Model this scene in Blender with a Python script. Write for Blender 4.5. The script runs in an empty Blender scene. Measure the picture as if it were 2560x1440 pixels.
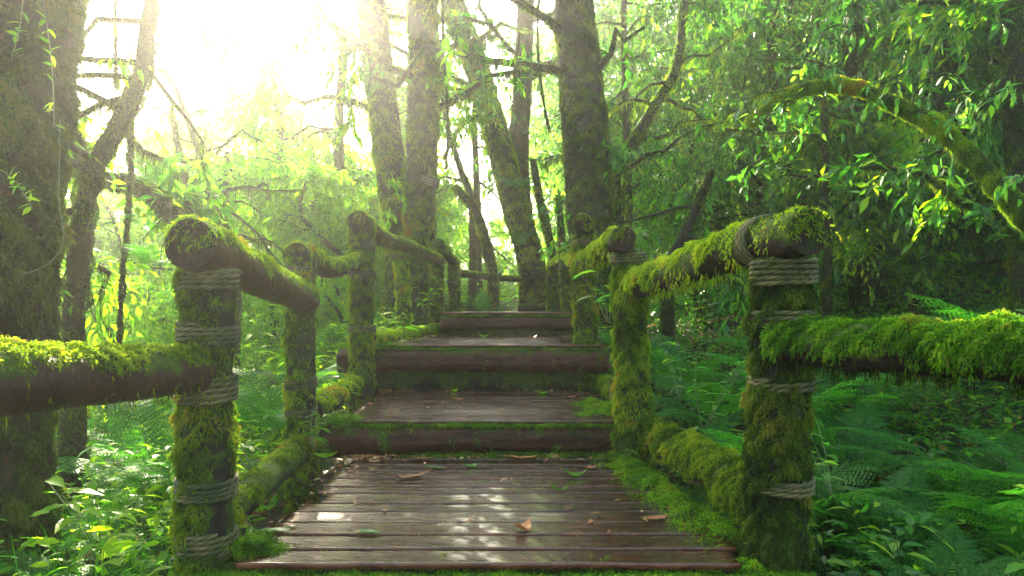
import bpy, math, random
import numpy as np
from math import radians as R

# ------------------------------------------------------------------ camera, world, sun, exposure
F, CX, HY = 1707.0, 1280.0, 775.0           # focal length in photo pixels, eye line of the photo
sc = bpy.context.scene
COL = sc.collection
cam_d = bpy.data.cameras.new('camera'); cam = bpy.data.objects.new('camera', cam_d); COL.objects.link(cam)
cam.location = (0, 0, 0); cam.rotation_euler = (R(90), 0, 0)
cam_d.sensor_width = 36; cam_d.lens = 24.0; cam_d.shift_y = (HY-720)/2560
cam_d.clip_start = .02; cam_d.clip_end = 400
sc.camera = cam

SUN_AZ, SUN_EL = R(-20.5), R(32)              # azimuth from +Y towards +X, elevation
w = bpy.data.worlds.new('World'); sc.world = w; w.use_nodes = True
nt = w.node_tree
sky = nt.nodes.new('ShaderNodeTexSky'); sky.sky_type = 'NISHITA'; sky.sun_disc = False
sky.sun_elevation = SUN_EL; sky.sun_rotation = SUN_AZ
sky.air_density = 1.0; sky.dust_density = 2.5; sky.ozone_density = 1.0
bg = nt.nodes['Background']; bg.inputs['Strength'].default_value = .125
nt.links.new(sky.outputs[0], bg.inputs[0])
sun_d = bpy.data.lights.new('sun', 'SUN'); sun_d.energy = 5.0; sun_d.angle = R(.5); sun_d.color = (1, .9, .66)
sun = bpy.data.objects.new('sun', sun_d); COL.objects.link(sun)
sun.rotation_euler = (R(90)-SUN_EL, 0, R(180)-SUN_AZ)
sun.location = (-3, 10, 20)
sc.view_settings.view_transform = 'Standard'; sc.view_settings.look = 'None'
sc.view_settings.exposure = 2.68; sc.view_settings.gamma = 1.0
cy = sc.cycles
cy.max_bounces = 6; cy.diffuse_bounces = 3; cy.glossy_bounces = 3; cy.transmission_bounces = 4
cy.volume_bounces = 1; cy.use_denoising = True
cy.sample_clamp_indirect = 4.0; cy.caustics_reflective = False; cy.caustics_refractive = False

HAZE = .0074
HAZE_G = .84
CANOPY_T = .02

# ------------------------------------------------------------------ helpers
def at(px, py, Y): return np.array([(px-CX)/F*Y, Y, (HY-py)/F*Y])
def unit(v):
    return v/np.maximum(np.linalg.norm(v, axis=-1, keepdims=True), 1e-9)
def noise(p, s=0.0):
    x, y, z = p[..., 0], p[..., 1], p[..., 2]
    a = np.sin(1.9*x+1.3*y+s)*np.cos(1.7*y-1.1*z+2.1*s)+np.sin(2.3*z+1.7*x-s*1.3)*np.cos(2.9*x-.8*y+.5*s)
    b = np.sin(4.7*x-3.1*z+s*3)*np.cos(5.3*y+2.2*x+s)+np.sin(4.1*z+5.9*y+s*.7)
    return .33*a+.2*b

def build(name, parts, mat, parent=None, smooth=False, tints=None):
    """parts: list of (V, F) ; tints: list of per-vertex arrays"""
    nv = 0; Vs = []; loops = []; starts = []; tot = 0
    for V, Fc in parts:
        if len(V) == 0: continue
        Vs.append(V)
        for f in (Fc if isinstance(Fc, list) else [Fc]):
            if len(f) == 0: continue
            k = f.shape[1]
            loops.append((f+nv).ravel())
            starts.append(tot+np.arange(len(f))*k); tot += f.size
        nv += len(V)
    me = bpy.data.meshes.new(name)
    V = np.concatenate(Vs).astype(np.float32); L = np.concatenate(loops).astype(np.int32); S = np.concatenate(starts).astype(np.int32)
    me.vertices.add(len(V)); me.vertices.foreach_set('co', V.ravel())
    me.loops.add(len(L)); me.loops.foreach_set('vertex_index', L)
    me.polygons.add(len(S)); me.polygons.foreach_set('loop_start', S)
    if smooth: me.polygons.foreach_set('use_smooth', np.ones(len(S), bool))
    if tints is not None:
        t = np.concatenate([x for x in tints if len(x)]).astype(np.float32)
        a = me.attributes.new('tint', 'FLOAT', 'POINT'); a.data.foreach_set('value', t)
    me.update(calc_edges=True)
    if mat: me.materials.append(mat)
    o = bpy.data.objects.new(name, me); COL.objects.link(o)
    if parent: o.parent = parent
    return o
def tag(o, label=None, cat=None, group=None, kind=None):
    if label: o['label'] = label
    if cat: o['category'] = cat
    if group: o['group'] = group
    if kind: o['kind'] = kind
    return o
def empty(name, label, cat, group=None):
    o = bpy.data.objects.new(name, None); COL.objects.link(o); o.empty_display_size = .1
    return tag(o, label, cat, group)
def copy_tree(o, parent=None):
    c = o.copy(); COL.objects.link(c)
    if parent is not None: c.parent = parent
    for ch in list(o.children): copy_tree(ch, c)
    return c

def spline(P, n):
    P = np.asarray(P, float); m = len(P)
    if m == 2:
        t = np.linspace(0, 1, n)[:, None]; return P[0]*(1-t)+P[1]*t
    Q = np.vstack([2*P[0]-P[1], P, 2*P[-1]-P[-2]])
    out = []
    for u in np.linspace(0, m-1-1e-6, n):
        i = int(u); f = u-i; p0, p1, p2, p3 = Q[i:i+4]
        out.append(.5*((2*p1)+(-p0+p2)*f+(2*p0-5*p1+4*p2-p3)*f*f+(-p0+3*p1-3*p2+p3)*f**3))
    return np.array(out)
def frames(P):
    T = unit(np.gradient(P, axis=0))
    a = np.array([0, 0, 1.]) if abs(T[0][2]) < .8 else np.array([0, -1., 0])
    A = []
    for t in T:
        a = a-t*np.dot(a, t); a = a/np.linalg.norm(a); A.append(a)
    A = np.array(A); return T, A, np.cross(T, A)
def tube(P, r, sides=10, rough=0.0, freq=6.0, seed=0.0, caps=True, groove=0.0):
    P = np.asarray(P, float); n = len(P); r = np.broadcast_to(np.asarray(r, float), (n,))
    T, A, B = frames(P)
    th = np.linspace(0, 2*np.pi, sides, endpoint=False)
    N = A[:, None]*np.cos(th)[None, :, None]+B[:, None]*np.sin(th)[None, :, None]
    V = P[:, None]+N*r[:, None, None]
    if rough or groove:
        d = rough*noise(V*freq, seed)+.5*rough*noise(V*freq*2.7, seed+4)
        if groove: d = d+groove*np.sin(th*sides/3.7+3*noise(V*3, seed))[None, :].reshape(1, -1)*np.ones((n, 1)) if False else d+groove*np.sin(th[None, :]*7+2.5*noise(V*3, seed))
        V = V+N*d[..., None]
    V = V.reshape(-1, 3)
    i = np.arange(n-1)[:, None]*sides; j = np.arange(sides)[None, :]; k = (j+1) % sides
    Q = np.stack([i+j, i+k, i+sides+k, i+sides+j], -1).reshape(-1, 4)
    fs = [Q]
    if caps:
        c0, c1 = len(V), len(V)+1
        V = np.vstack([V, P[0], P[-1]]); jj = np.arange(sides); kk = (jj+1) % sides
        fs.append(np.stack([np.full(sides, c0), kk, jj], -1))
        fs.append(np.stack([np.full(sides, c1), (n-1)*sides+jj, (n-1)*sides+kk], -1))
    return V, fs
def cat_vf(lst): return lst

# leaves ---------------------------------------------------------------
def leaves(P, D, U, L, W, rng, near=False, curl=.25):
    """P base, D direction, U rough up-normal; returns V,F,tint"""
    n = len(P)
    if n == 0: return np.zeros((0, 3)), np.zeros((0, 3), int), np.zeros(0)
    D = unit(D); S = unit(np.cross(D, U)); N = np.cross(S, D)
    L = np.broadcast_to(L, (n,))[:, None]; W = np.broadcast_to(W, (n,))[:, None]
    t = rng.random(n)
    def pt(u, s, h): return P+D*L*u+S*W*s+N*(L*(-curl*u*u)+W*h)
    if not near:
        V = np.stack([P, pt(.45, .5, .16), pt(1, 0, 0), pt(.45, -.5, .16)], 1)
        f = np.array([[0, 1, 2], [0, 2, 3]]); k = 4
    else:
        V = np.stack([P, pt(.28, .42, .12), pt(.28, 0, 0), pt(.28, -.42, .12), pt(.62, .4, .1), pt(.62, 0, 0), pt(.62, -.4, .1), pt(1, 0, 0)], 1)
        f = np.array([[0, 1, 2], [0, 2, 3], [1, 4, 5], [1, 5, 2], [2, 5, 6], [2, 6, 3], [4, 7, 5], [5, 7, 6]]); k = 8
    Fc = (f[None]+(np.arange(n)*k)[:, None, None]).reshape(-1, 3)
    return V.reshape(-1, 3), Fc, np.repeat(t, k)
def strands(P, D, L, W, rng, droop=.4, tint=None):
    n = len(P)
    if n == 0: return np.zeros((0, 3)), np.zeros((0, 3), int), np.zeros(0)
    D = unit(D); S = unit(np.cross(D, rng.normal(size=(n, 3))))
    L = np.broadcast_to(L, (n,))[:, None]; W = np.broadcast_to(W, (n,))[:, None]
    G = np.array([0, 0, -1.])
    m = P+D*L*.5+G*L*droop*.2; tip = P+D*L*.85+G*L*droop
    V = np.stack([P-S*W*.5, P+S*W*.5, m+S*W*.5, m-S*W*.5, tip], 1)
    f = np.array([[0, 1, 2], [0, 2, 3], [3, 2, 4]])
    Fc = (f[None]+(np.arange(n)*5)[:, None, None]).reshape(-1, 3)
    if tint is None: tint = rng.random(n)
    return V.reshape(-1, 3), Fc, np.repeat(tint, 5), m, D
def moss_pts(P, r, n, rng, fn):
    """sample the surface of a tube; fn(P,N,t)-> probability"""
    n = int(n)
    T, A, B = frames(P)
    seg = np.linalg.norm(np.diff(P, axis=0), axis=1); cum = np.r_[0, np.cumsum(seg)]
    s = rng.random(n)*cum[-1]; i = np.clip(np.searchsorted(cum, s)-1, 0, len(P)-2); f = ((s-cum[i])/seg[i])[:, None]
    r = np.broadcast_to(np.asarray(r, float), (len(P),))
    th = rng.random(n)*2*np.pi
    a = unit(A[i]*(1-f)+A[i+1]*f); b = unit(B[i]*(1-f)+B[i+1]*f)
    N = a*np.cos(th)[:, None]+b*np.sin(th)[:, None]
    Q = P[i]*(1-f)+P[i+1]*f+N*(r[i]*(1-f[:, 0])+r[i+1]*f[:, 0])[:, None]
    k = rng.random(n) < fn(Q, N, s/cum[-1])
    return Q[k], N[k]
def moss_mesh(P, r, dens, rng, fn, L=.022, W=.0026, feather=True, grav=.9, droop=.4, patch=7.0, lump=None):
    P = np.asarray(P, float)
    ln = np.linalg.norm(np.diff(P, axis=0), axis=1).sum(); rm = float(np.mean(r))
    Q, N = moss_pts(P, r, dens*2.0*ln*2*np.pi*rm, rng, fn)
    n = len(Q)
    if n == 0: return []
    W = W*1.1; L = L*.52
    if lump is None: lump = min(.26*rm, .02)
    cl = noise(Q*patch*3.1, 4.2)
    Q = Q+N*(lump*np.clip(.35+1.1*cl+.35*noise(Q*patch*7, 1.1), 0, 1.6))[:, None]
    side = 1-np.clip(N[:, 2], 0, 1)
    D = N*.75+np.array([0, 0, -1.])*(grav*side)[:, None]+rng.normal(size=(n, 3))*.68
    Ls = L*(.35+rng.random(n)*.9)*np.clip(1+.6*cl+.3*noise(Q*patch, 1.7), .4, 1.8)
    tint = np.clip(.42+.55*noise(Q*patch*.8, 6.1)+.45*cl+rng.normal(size=n)*.12, 0, 1)
    V, Fc, t, m, D = strands(Q-N*.004, D, Ls, W, rng, droop, tint)
    out = [(V, Fc, t)]
    if feather:
        for q in range(2):
            D2 = D+rng.normal(size=(n, 3))*.75
            V, Fc, t, _, _ = strands(m-D*Ls[:, None]*(.25*q), D2, Ls*.55, W*.85, rng, droop*.7, np.clip(tint+.1, 0, 1))
            out.append((V, Fc, t))
    return out
def build_moss(name, lst, mat, parent):
    lst = [x for x in lst if len(x[0])]
    if not lst: return None
    return build(name, [(a, b) for a, b, c in lst], mat, parent, False, [c for a, b, c in lst])

# ------------------------------------------------------------------ materials
def newmat(name):
    m = bpy.data.materials.new(name); m.use_nodes = True
    return m, m.node_tree, m.node_tree.nodes['Principled BSDF'], m.node_tree.nodes['Material Output']
def ramp(nt, fac, stops):
    r = nt.nodes.new('ShaderNodeValToRGB')
    e = r.color_ramp.elements
    while len(e) < len(stops): e.new(.5)
    for x, (p, c) in zip(e, stops): x.position = p; x.color = (*c, 1)
    nt.links.new(fac, r.inputs[0]); return r.outputs[0]
def nz(nt, scale, detail=4, rough=.55, coord=None, dist=0):
    n = nt.nodes.new('ShaderNodeTexNoise'); n.inputs['Scale'].default_value = scale; n.inputs['Detail'].default_value = detail
    n.inputs['Roughness'].default_value = rough; n.inputs['Distortion'].default_value = dist
    if coord is not None: nt.links.new(coord, n.inputs['Vector'])
    return n.outputs['Fac']
def coords(nt, scale=(1, 1, 1), obj=True):
    t = nt.nodes.new('ShaderNodeTexCoord'); m = nt.nodes.new('ShaderNodeMapping'); m.inputs['Scale'].default_value = scale
    nt.links.new(t.outputs['Object'], m.inputs['Vector']); return m.outputs[0]
def mathn(nt, op, a, b=None, c=None):
    m = nt.nodes.new('ShaderNodeMath'); m.operation = op
    for i, v in enumerate((a, b, c)):
        if v is None: continue
        if isinstance(v, (int, float)): m.inputs[i].default_value = v
        else: nt.links.new(v, m.inputs[i])
    return m.outputs[0]
def mixc(nt, fac, a, b):
    m = nt.nodes.new('ShaderNodeMix'); m.data_type = 'RGBA'
    if isinstance(fac, float): m.inputs[0].default_value = fac
    else: nt.links.new(fac, m.inputs[0])
    for i, v in ((6, a), (7, b)):
        if isinstance(v, tuple): m.inputs[i].default_value = (*v, 1)
        else: nt.links.new(v, m.inputs[i])
    return m.outputs[2]
def bump(nt, h, bsdf, strength=.5, dist=.01):
    b = nt.nodes.new('ShaderNodeBump'); b.inputs['Strength'].default_value = strength; b.inputs['Distance'].default_value = dist
    nt.links.new(h, b.inputs['Height']); nt.links.new(b.outputs[0], bsdf.inputs['Normal'])
def attr(nt):
    a = nt.nodes.new('ShaderNodeAttribute'); a.attribute_name = 'tint'; return a.outputs['Fac']

def leaf_mat(name, stops, trans=.45, rough=.38, spec=.5, tboost=1.6):
    m, nt, b, o = newmat(name)
    t = attr(nt); c = ramp(nt, t, stops)
    oi = nt.nodes.new('ShaderNodeObjectInfo')
    v = nt.nodes.new('ShaderNodeHueSaturation'); nt.links.new(c, v.inputs['Color'])
    nt.links.new(mathn(nt, 'MULTIPLY_ADD', oi.outputs['Random'], .5, .75), v.inputs['Value'])
    c = v.outputs[0]
    nt.links.new(c, b.inputs['Base Color']); b.inputs['Roughness'].default_value = rough
    b.inputs['Specular IOR Level'].default_value = spec
    tr = nt.nodes.new('ShaderNodeBsdfTranslucent')
    mm = nt.nodes.new('ShaderNodeMix'); mm.data_type = 'RGBA'; mm.blend_type = 'MULTIPLY'; mm.inputs[0].default_value = 1
    nt.links.new(c, mm.inputs[6]); mm.inputs[7].default_value = (tboost*1.15, tboost*1.25, tboost*.45, 1)
    nt.links.new(mm.outputs[2], tr.inputs[0])
    mx = nt.nodes.new('ShaderNodeMixShader'); mx.inputs[0].default_value = trans
    nt.links.new(b.outputs[0], mx.inputs[1]); nt.links.new(tr.outputs[0], mx.inputs[2]); nt.links.new(mx.outputs[0], o.inputs[0])
    return m
G = leaf_mat
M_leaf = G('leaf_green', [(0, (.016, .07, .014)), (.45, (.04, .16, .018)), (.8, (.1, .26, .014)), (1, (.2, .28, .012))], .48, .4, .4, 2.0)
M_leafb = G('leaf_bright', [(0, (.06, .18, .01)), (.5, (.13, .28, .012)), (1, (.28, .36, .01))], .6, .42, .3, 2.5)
M_leafn = G('leaf_glossy', [(0, (.04, .15, .03)), (.5, (.07, .21, .03)), (1, (.16, .28, .03))], .5, .3, .6, 2.6)
M_fern = G('fern_green', [(0, (.018, .09, .014)), (.6, (.04, .17, .02)), (1, (.1, .24, .02))], .48, .5, .3, 2.0)
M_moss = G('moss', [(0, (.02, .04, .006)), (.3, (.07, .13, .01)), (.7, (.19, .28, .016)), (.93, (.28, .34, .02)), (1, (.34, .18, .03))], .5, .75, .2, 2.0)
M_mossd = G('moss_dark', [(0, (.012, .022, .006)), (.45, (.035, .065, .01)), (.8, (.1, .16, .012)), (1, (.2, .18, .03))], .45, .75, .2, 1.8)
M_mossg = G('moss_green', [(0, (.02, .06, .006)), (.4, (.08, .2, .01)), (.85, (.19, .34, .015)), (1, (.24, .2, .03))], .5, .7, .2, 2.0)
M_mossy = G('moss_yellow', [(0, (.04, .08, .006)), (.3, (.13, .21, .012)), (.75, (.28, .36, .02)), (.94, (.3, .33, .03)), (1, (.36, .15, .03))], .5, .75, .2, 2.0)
M_dead = G('dead_leaf', [(0, (.09, .04, .02)), (.45, (.34, .11, .035)), (.8, (.5, .22, .08)), (1, (.6, .42, .2))], .2, .5)

def bark_mat(name, dark, light, moss, thresh=.5, up=.5, rough=.8, wet=0.0, grain=(8, 8, 1.5)):
    m, nt, b, o = newmat(name)
    c = coords(nt, grain); f = nz(nt, 5, 8, .65, c, .5)
    base = ramp(nt, f, [(.3, dark), (.7, light)])
    c2 = coords(nt); f2 = nz(nt, 5, 6, .7, c2)
    g = nt.nodes.new('ShaderNodeNewGeometry'); s = nt.nodes.new('ShaderNodeSeparateXYZ'); nt.links.new(g.outputs['Normal'], s.inputs[0])
    k = mathn(nt, 'MULTIPLY_ADD', s.outputs['Z'], up*.3, f2)
    r = nt.nodes.new('ShaderNodeMapRange'); r.inputs[1].default_value = thresh; r.inputs[2].default_value = thresh+.06
    nt.links.new(k, r.inputs[0])
    f3 = nz(nt, 40, 3, .6, c2)
    mc = ramp(nt, f3, [(.3, tuple(x*.35 for x in moss)), (.7, moss)])
    nt.links.new(mixc(nt, r.outputs[0], base, mc), b.inputs['Base Color'])
    rr = nt.nodes.new('ShaderNodeMapRange'); rr.inputs[3].default_value = rough-wet; rr.inputs[4].default_value = .95
    nt.links.new(r.outputs[0], rr.inputs[0]); nt.links.new(rr.outputs[0], b.inputs['Roughness'])
    h = mathn(nt, 'ADD', mathn(nt, 'MULTIPLY', f, .7), mathn(nt, 'MULTIPLY', f3, .5))
    b.inputs['Specular IOR Level'].default_value = .22
    bump(nt, h, b, .9, .02)
    return m
M_post = bark_mat('post_wood', (.006, .006, .005), (.026, .018, .013), (.06, .1, .012), .45, .4, .8, .1)
M_log = bark_mat('log_wood', (.014, .008, .006), (.1, .045, .026), (.09, .13, .015), .56, .8, .6, .2, (2, 2, 2))
M_riser = bark_mat('riser_wood', (.007, .003, .002), (.11, .036, .018), (.07, .1, .012), .62, .6, .55, .2, (1.5, 9, 9))
M_logm = bark_mat('log_mossy', (.01, .007, .005), (.045, .025, .015), (.09, .13, .015), .4, .9, .8, .1, (4, 4, 4))
M_end = bark_mat('log_end_grain', (.006, .004, .003), (.05, .02, .012), (.04, .06, .01), .56, 0, .8, .1, (6, 6, 6))
M_bark = bark_mat('tree_bark', (.008, .006, .005), (.05, .032, .022), (.04, .06, .012), .5, .2, .85, .1, (4, 4, 1))
M_barkr = bark_mat('tree_bark_reddish', (.014, .008, .006), (.11, .045, .026), (.02, .03, .008), .47, 0, .8, .15, (3, 3, 6))
M_twig = bark_mat('twig', (.03, .02, .012), (.12, .07, .04), (.06, .09, .02), .5, .2)

def plank_mat():
    m, nt, b, o = newmat('wet_plank')
    c = coords(nt, (1.2, 14, 14)); f = nz(nt, 5, 8, .65, c, .6)
    oi = nt.nodes.new('ShaderNodeObjectInfo')
    base = ramp(nt, f, [(.34, (.004, .002, .002)), (.5, (.022, .006, .004)), (.66, (.08, .02, .009))])
    worn = ramp(nt, nz(nt, 9, 6, .7, coords(nt, (1, 3, 3))), [(.35, (.06, .018, .01)), (.7, (.26, .085, .04))])
    t = attr(nt)
    k = mathn(nt, 'MULTIPLY', t, .85)
    col = mixc(nt, k, base, worn)
    patch = nz(nt, 3.5, 5, .6, coords(nt, (1, 1.6, 1)))
    pr = nt.nodes.new('ShaderNodeMapRange'); pr.inputs[1].default_value = .6; pr.inputs[2].default_value = .72; nt.links.new(patch, pr.inputs[0])
    col = mixc(nt, mathn(nt, 'MULTIPLY', pr.outputs[0], .35), col, (.035, .05, .02))
    v = nt.nodes.new('ShaderNodeHueSaturation'); nt.links.new(col, v.inputs['Color'])
    nt.links.new(mathn(nt, 'MULTIPLY_ADD', oi.outputs['Random'], .6, .7), v.inputs['Value'])
    nt.links.new(v.outputs[0], b.inputs['Base Color'])
    wet = nz(nt, 6, 6, .65, coords(nt, (.8, 3, 1)), .8)
    rr = nt.nodes.new('ShaderNodeMapRange'); rr.inputs[1].default_value = .35; rr.inputs[2].default_value = .7
    rr.inputs[3].default_value = .12; rr.inputs[4].default_value = .4; nt.links.new(wet, rr.inputs[0])
    nt.links.new(rr.outputs[0], b.inputs['Roughness'])
    b.inputs['Specular IOR Level'].default_value = .35
    b.inputs['Coat Weight'].default_value = .3; b.inputs['Coat Roughness'].default_value = .06
    h = mathn(nt, 'ADD', mathn(nt, 'MULTIPLY', f, .6), mathn(nt, 'MULTIPLY', nz(nt, 22, 4, .6, coords(nt, (.5, 2, 2)), 1.0), .5))
    bump(nt, h, b, .6, .006)
    return m
M_plank = plank_mat()
def rope_mat():
    m, nt, b, o = newmat('rope')
    f = nz(nt, 14, 5, .6, coords(nt))
    c = ramp(nt, f, [(.36, (.03, .05, .008)), (.5, (.09, .085, .022)), (.7, (.22, .16, .055))])
    nt.links.new(mixc(nt, ramp(nt, attr(nt), [(.15, (0, 0, 0)), (.7, (1, 1, 1))]), (.012, .014, .004), c), b.inputs['Base Color'])  # crevice shade between strands put into the colour, so the twist shows
    b.inputs['Roughness'].default_value = .85; bump(nt, nz(nt, 250, 2, .6, coords(nt)), b, .6, .002)
    return m
M_rope = rope_mat()
def ground_mat():
    m, nt, b, o = newmat('forest_soil')
    f = nz(nt, 3, 8, .7, coords(nt)); g = nz(nt, 1.1, 4, .6, coords(nt))
    c = ramp(nt, f, [(.3, (.012, .009, .006)), (.6, (.04, .028, .018)), (.8, (.09, .055, .035))])
    nt.links.new(mixc(nt, mathn(nt, 'GREATER_THAN', g, .52), c, (.02, .045, .01)), b.inputs['Base Color'])
    b.inputs['Roughness'].default_value = .9; bump(nt, f, b, 1, .06)
    return m
M_soil = ground_mat()
def sign_mat():
    m, nt, b, o = newmat('sign_board'); b.inputs['Base Color'].default_value = (.09, .05, .035, 1); b.inputs['Roughness'].default_value = .7
    return m
M_sign = sign_mat()
m, nt_, b_, o_ = newmat('sign_paint'); b_.inputs['Base Color'].default_value = (.3, .27, .2, 1); M_paint = m
m, nt_, b_, o_ = newmat('vine_stem'); b_.inputs['Base Color'].default_value = (.16, .2, .06, 1); b_.inputs['Roughness'].default_value = .6; M_stem = m

# ------------------------------------------------------------------ ground
def gz(x, y):
    x = np.asarray(x, float); y = np.asarray(y, float)
    z = np.interp(y, [-20, 1.5, 3.5, 5, 6.7, 8.5, 10, 14, 30, 110], [-1.3, -1.22, -1.12, -.92, -.5, -.22, -.12, .35, 2.0, 4])
    r = np.clip(x-2.0, 0, 12)*np.interp(y, [0, 6, 12, 40], [.02, .08, .22, .3])
    l = -np.clip(-x-1.2, 0, 14)*np.interp(y, [0, 4, 9, 30], [.1, .2, .33, .42])
    n = .07*noise(np.stack([x*.9, y*.9, 0*x], -1), 2)+.03*noise(np.stack([x*3, y*3, 0*x], -1), 5)
    return z+r+l+n
def grid_axis(a, b, near, dn, df):
    v = list(np.arange(-near, near+dn, dn)); s = dn
    x = near
    while x < b: s = min(s*1.35, df); x += s; v.append(min(x, b))
    x = -near; s = dn
    while x > a: s = min(s*1.35, df); x -= s; v.insert(0, max(x, a))
    return np.array(v)
gx = grid_axis(-58, 58, 7, .14, 6); gy = grid_axis(-28, 98, 8, .14, 6)+8
X, Yg = np.meshgrid(gx, gy); Z = gz(X, Yg)
# dig the ground below the steps
nx, ny = len(gx), len(gy)
V = np.stack([X, Yg, Z], -1).reshape(-1, 3)
i = np.arange(ny-1)[:, None]*nx; j = np.arange(nx-1)[None]
Fq = np.stack([i+j, i+j+1, i+nx+j+1, i+nx+j], -1).reshape(-1, 4)
tag(build('ground', [(V, Fq)], M_soil, None, True), 'dark forest soil under the plants and steps', 'ground', kind='structure')

# ------------------------------------------------------------------ wooden steps
steps = empty('wooden_steps', 'wet brown plank steps with mossy riser logs climbing between the railings', 'steps')
steps.location = (0, 2, -1.2)
def par(o, p):                              # keep world placement while parenting
    o.parent = p; o.matrix_parent_inverse = p.matrix_world.inverted(); return o
bpy.context.view_layer.update()
def put(o, p): 
    o.parent = p; o.location = -p.location if p.parent is None else (0, 0, 0)
    return o
rng = np.random.default_rng(7)
def plank(x0, x1, y0, y1, z, th=.018):
    n = 46; xs = np.linspace(x0, x1, n); wd = y1-y0; b = .004
    prof = np.array([(0, -th), (0, -b), (b*.35, -b*.35), (b, 0), (b*2.2, 0), (wd*.5, .0), (wd-b*1.8, 0), (wd-b, 0), (wd-b*.35, -b*.35), (wd, -b), (wd, -th)])
    s = rng.random()*50
    k = len(prof); V = np.zeros((n, k, 3)); V[..., 0] = xs[:, None]
    wob = .004*noise(np.stack([xs*4, xs*0+s, xs*0], -1)); wob2 = .005*noise(np.stack([xs*5, xs*0+s+9, xs*0], -1))
    V[..., 1] = y0+prof[None, :, 0]+np.where(prof[None, :, 0] < wd*.5, wob[:, None], wob2[:, None])
    tilt = rng.normal()*.0015
    V[..., 2] = z+prof[None, :, 1]+.0025*noise(np.stack([xs*2, xs*0+s, xs*0+1], -1))[:, None]+tilt*(prof[None, :, 0]/wd-.5)*2
    V[..., 2] += -.0015*np.sin(prof[None, :, 0]/wd*np.pi)
    V[0, :, 0] += rng.normal(size=k)*.003; V[-1, :, 0] += rng.normal(size=k)*.003
    i = np.arange(n-1)[:, None]*k; j = np.arange(k)[None]; jj = (j+1) % k
    Q = np.stack([i+j, i+k+j, i+k+jj, i+jj], -1).reshape(-1, 4)
    caps = np.stack([np.arange(k), (n-1)*k+np.arange(k)[::-1]])
    t = np.tile(np.array([.7, .9, .8, .3, 0, 0, 0, .15, .6, .6, .6]), (n, 1))
    t[:2] = np.maximum(t[:2], .5); t[-2:] = np.maximum(t[-2:], .5)
    return (V.reshape(-1, 3), [Q, caps]), t.ravel()
treads = [(-.80, .68, 2.03, 3.57, -.754, 12), (-.93, .56, 3.60, 4.96, -.584, 10), (-1.17, .66, 4.99, 6.62, -.254, 12), (-.66, .68, 6.66, 9.3, -.022, 18)]
gap_moss = []
for (x0, x1, ya, yb, z, n) in treads:
    ws = rng.uniform(.85, 1.15, n); ws = ws/ws.sum()*(yb-ya); y = ya
    for i in range(n):
        gap = .013+.006*rng.random()
        vf, t = plank(x0+rng.normal()*.02, x1+rng.normal()*.02, y, y+ws[i]-gap, z)
        o = build('plank', [vf], M_plank, None, False, [t]); put(o, steps)
        # moss tufts in the gap
        m = int(420*(x1-x0)); xs = rng.uniform(x0, x1, m); yy = y+ws[i]-gap*rng.random(m)
        P = np.stack([xs, yy, np.full(m, z-.012)], -1)
        keep = rng.random(m) < np.clip(noise(np.stack([xs*2.6, yy*7, xs*0], -1), 3)*1.6+.42, 0, 1)
        P = P[keep]; D = np.array([0, -.35, 1])+rng.normal(size=(len(P), 3))*.5
        V_, F_, t_, _, _ = strands(P, D, .009+.014*rng.random(len(P)), .003, rng, .3)
        gap_moss.append((V_, F_, t_)); y += ws[i]
o = build_moss('moss', gap_moss, M_mossg, None); o['label'] = 'short green moss in the gaps between planks'; put(o, steps)

def top_fn(a=.6, b=.35, c=.9, fr=5, s=0, xf=None):
    def f(P, N, t):
        p = b+a*N[:, 2]+c*noise(P*fr, s)
        if xf is not None: p = p*xf(P, t)
        return np.clip(p, 0, 1)
    return f
def log_part(name, pts, r, parent, mat, sides=24, n=24, rough=.008, freq=7, seed=0., endmat=None, groove=0):
    P = spline(pts, n); rr = np.interp(np.linspace(0, 1, n), np.linspace(0, 1, len(np.atleast_1d(r))), np.atleast_1d(r)) if np.ndim(r) else np.full(n, r)
    rr = rr.copy()
    P2 = P
    rr[0] *= .97; rr[-1] *= .97
    o = build(name, [tube(P, rr, sides, rough, freq, seed, True, groove)], mat, None, True)
    # flat shaded caps
    me = o.data; k = sides
    sm = np.ones(len(me.polygons), bool); sm[-2*k:] = False; me.polygons.foreach_set('use_smooth', sm)
    if endmat and rr.mean() > .048 and name in ('handrail', 'post'):
        i0 = 0; T0 = unit(P[0]-P[1]); rg = np.random.default_rng(int(seed*31)+3); m0 = 900
        a = rg.random(m0)*2*np.pi; q = np.sqrt(rg.random(m0)); T_, A_, B_ = frames(P)
        Q = P[0]+(A_[0]*np.cos(a)[:, None]+B_[0]*np.sin(a)[:, None])*(q*rr[0])[:, None]
        kk = rg.random(m0) < np.clip(.25+1.1*noise(Q*16, seed)+.5*(Q[:, 2]-P[0][2])/rr[0], 0, 1); Q = Q[kk]
        V_, F_, t_, _, _ = strands(Q, T0*.5+rg.normal(size=Q.shape)*.7+np.array([0, 0, -.3]), .008+.016*rg.random(len(Q)), .003, rg, .5)
        cap = build('moss', [(V_, F_)], M_moss, None, False, [t_]); cap['label'] = 'sparse moss sprouting on the cut end'; cap.parent = o
    if endmat:
        me.materials.append(endmat); mi = np.zeros(len(me.polygons), np.int32); mi[-2*k:] = 1; me.polygons.foreach_set('material_index', mi)
    if parent is not None: put(o, parent)
    return o, P, rr
def child(o, p):                           # sub-part in the same coordinates as its part
    if o is not None: o.parent = p
    return o
def moss_patch_front(x):  return np.clip((np.abs(x+.15)-.45)*1.8, 0, 1)
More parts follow.
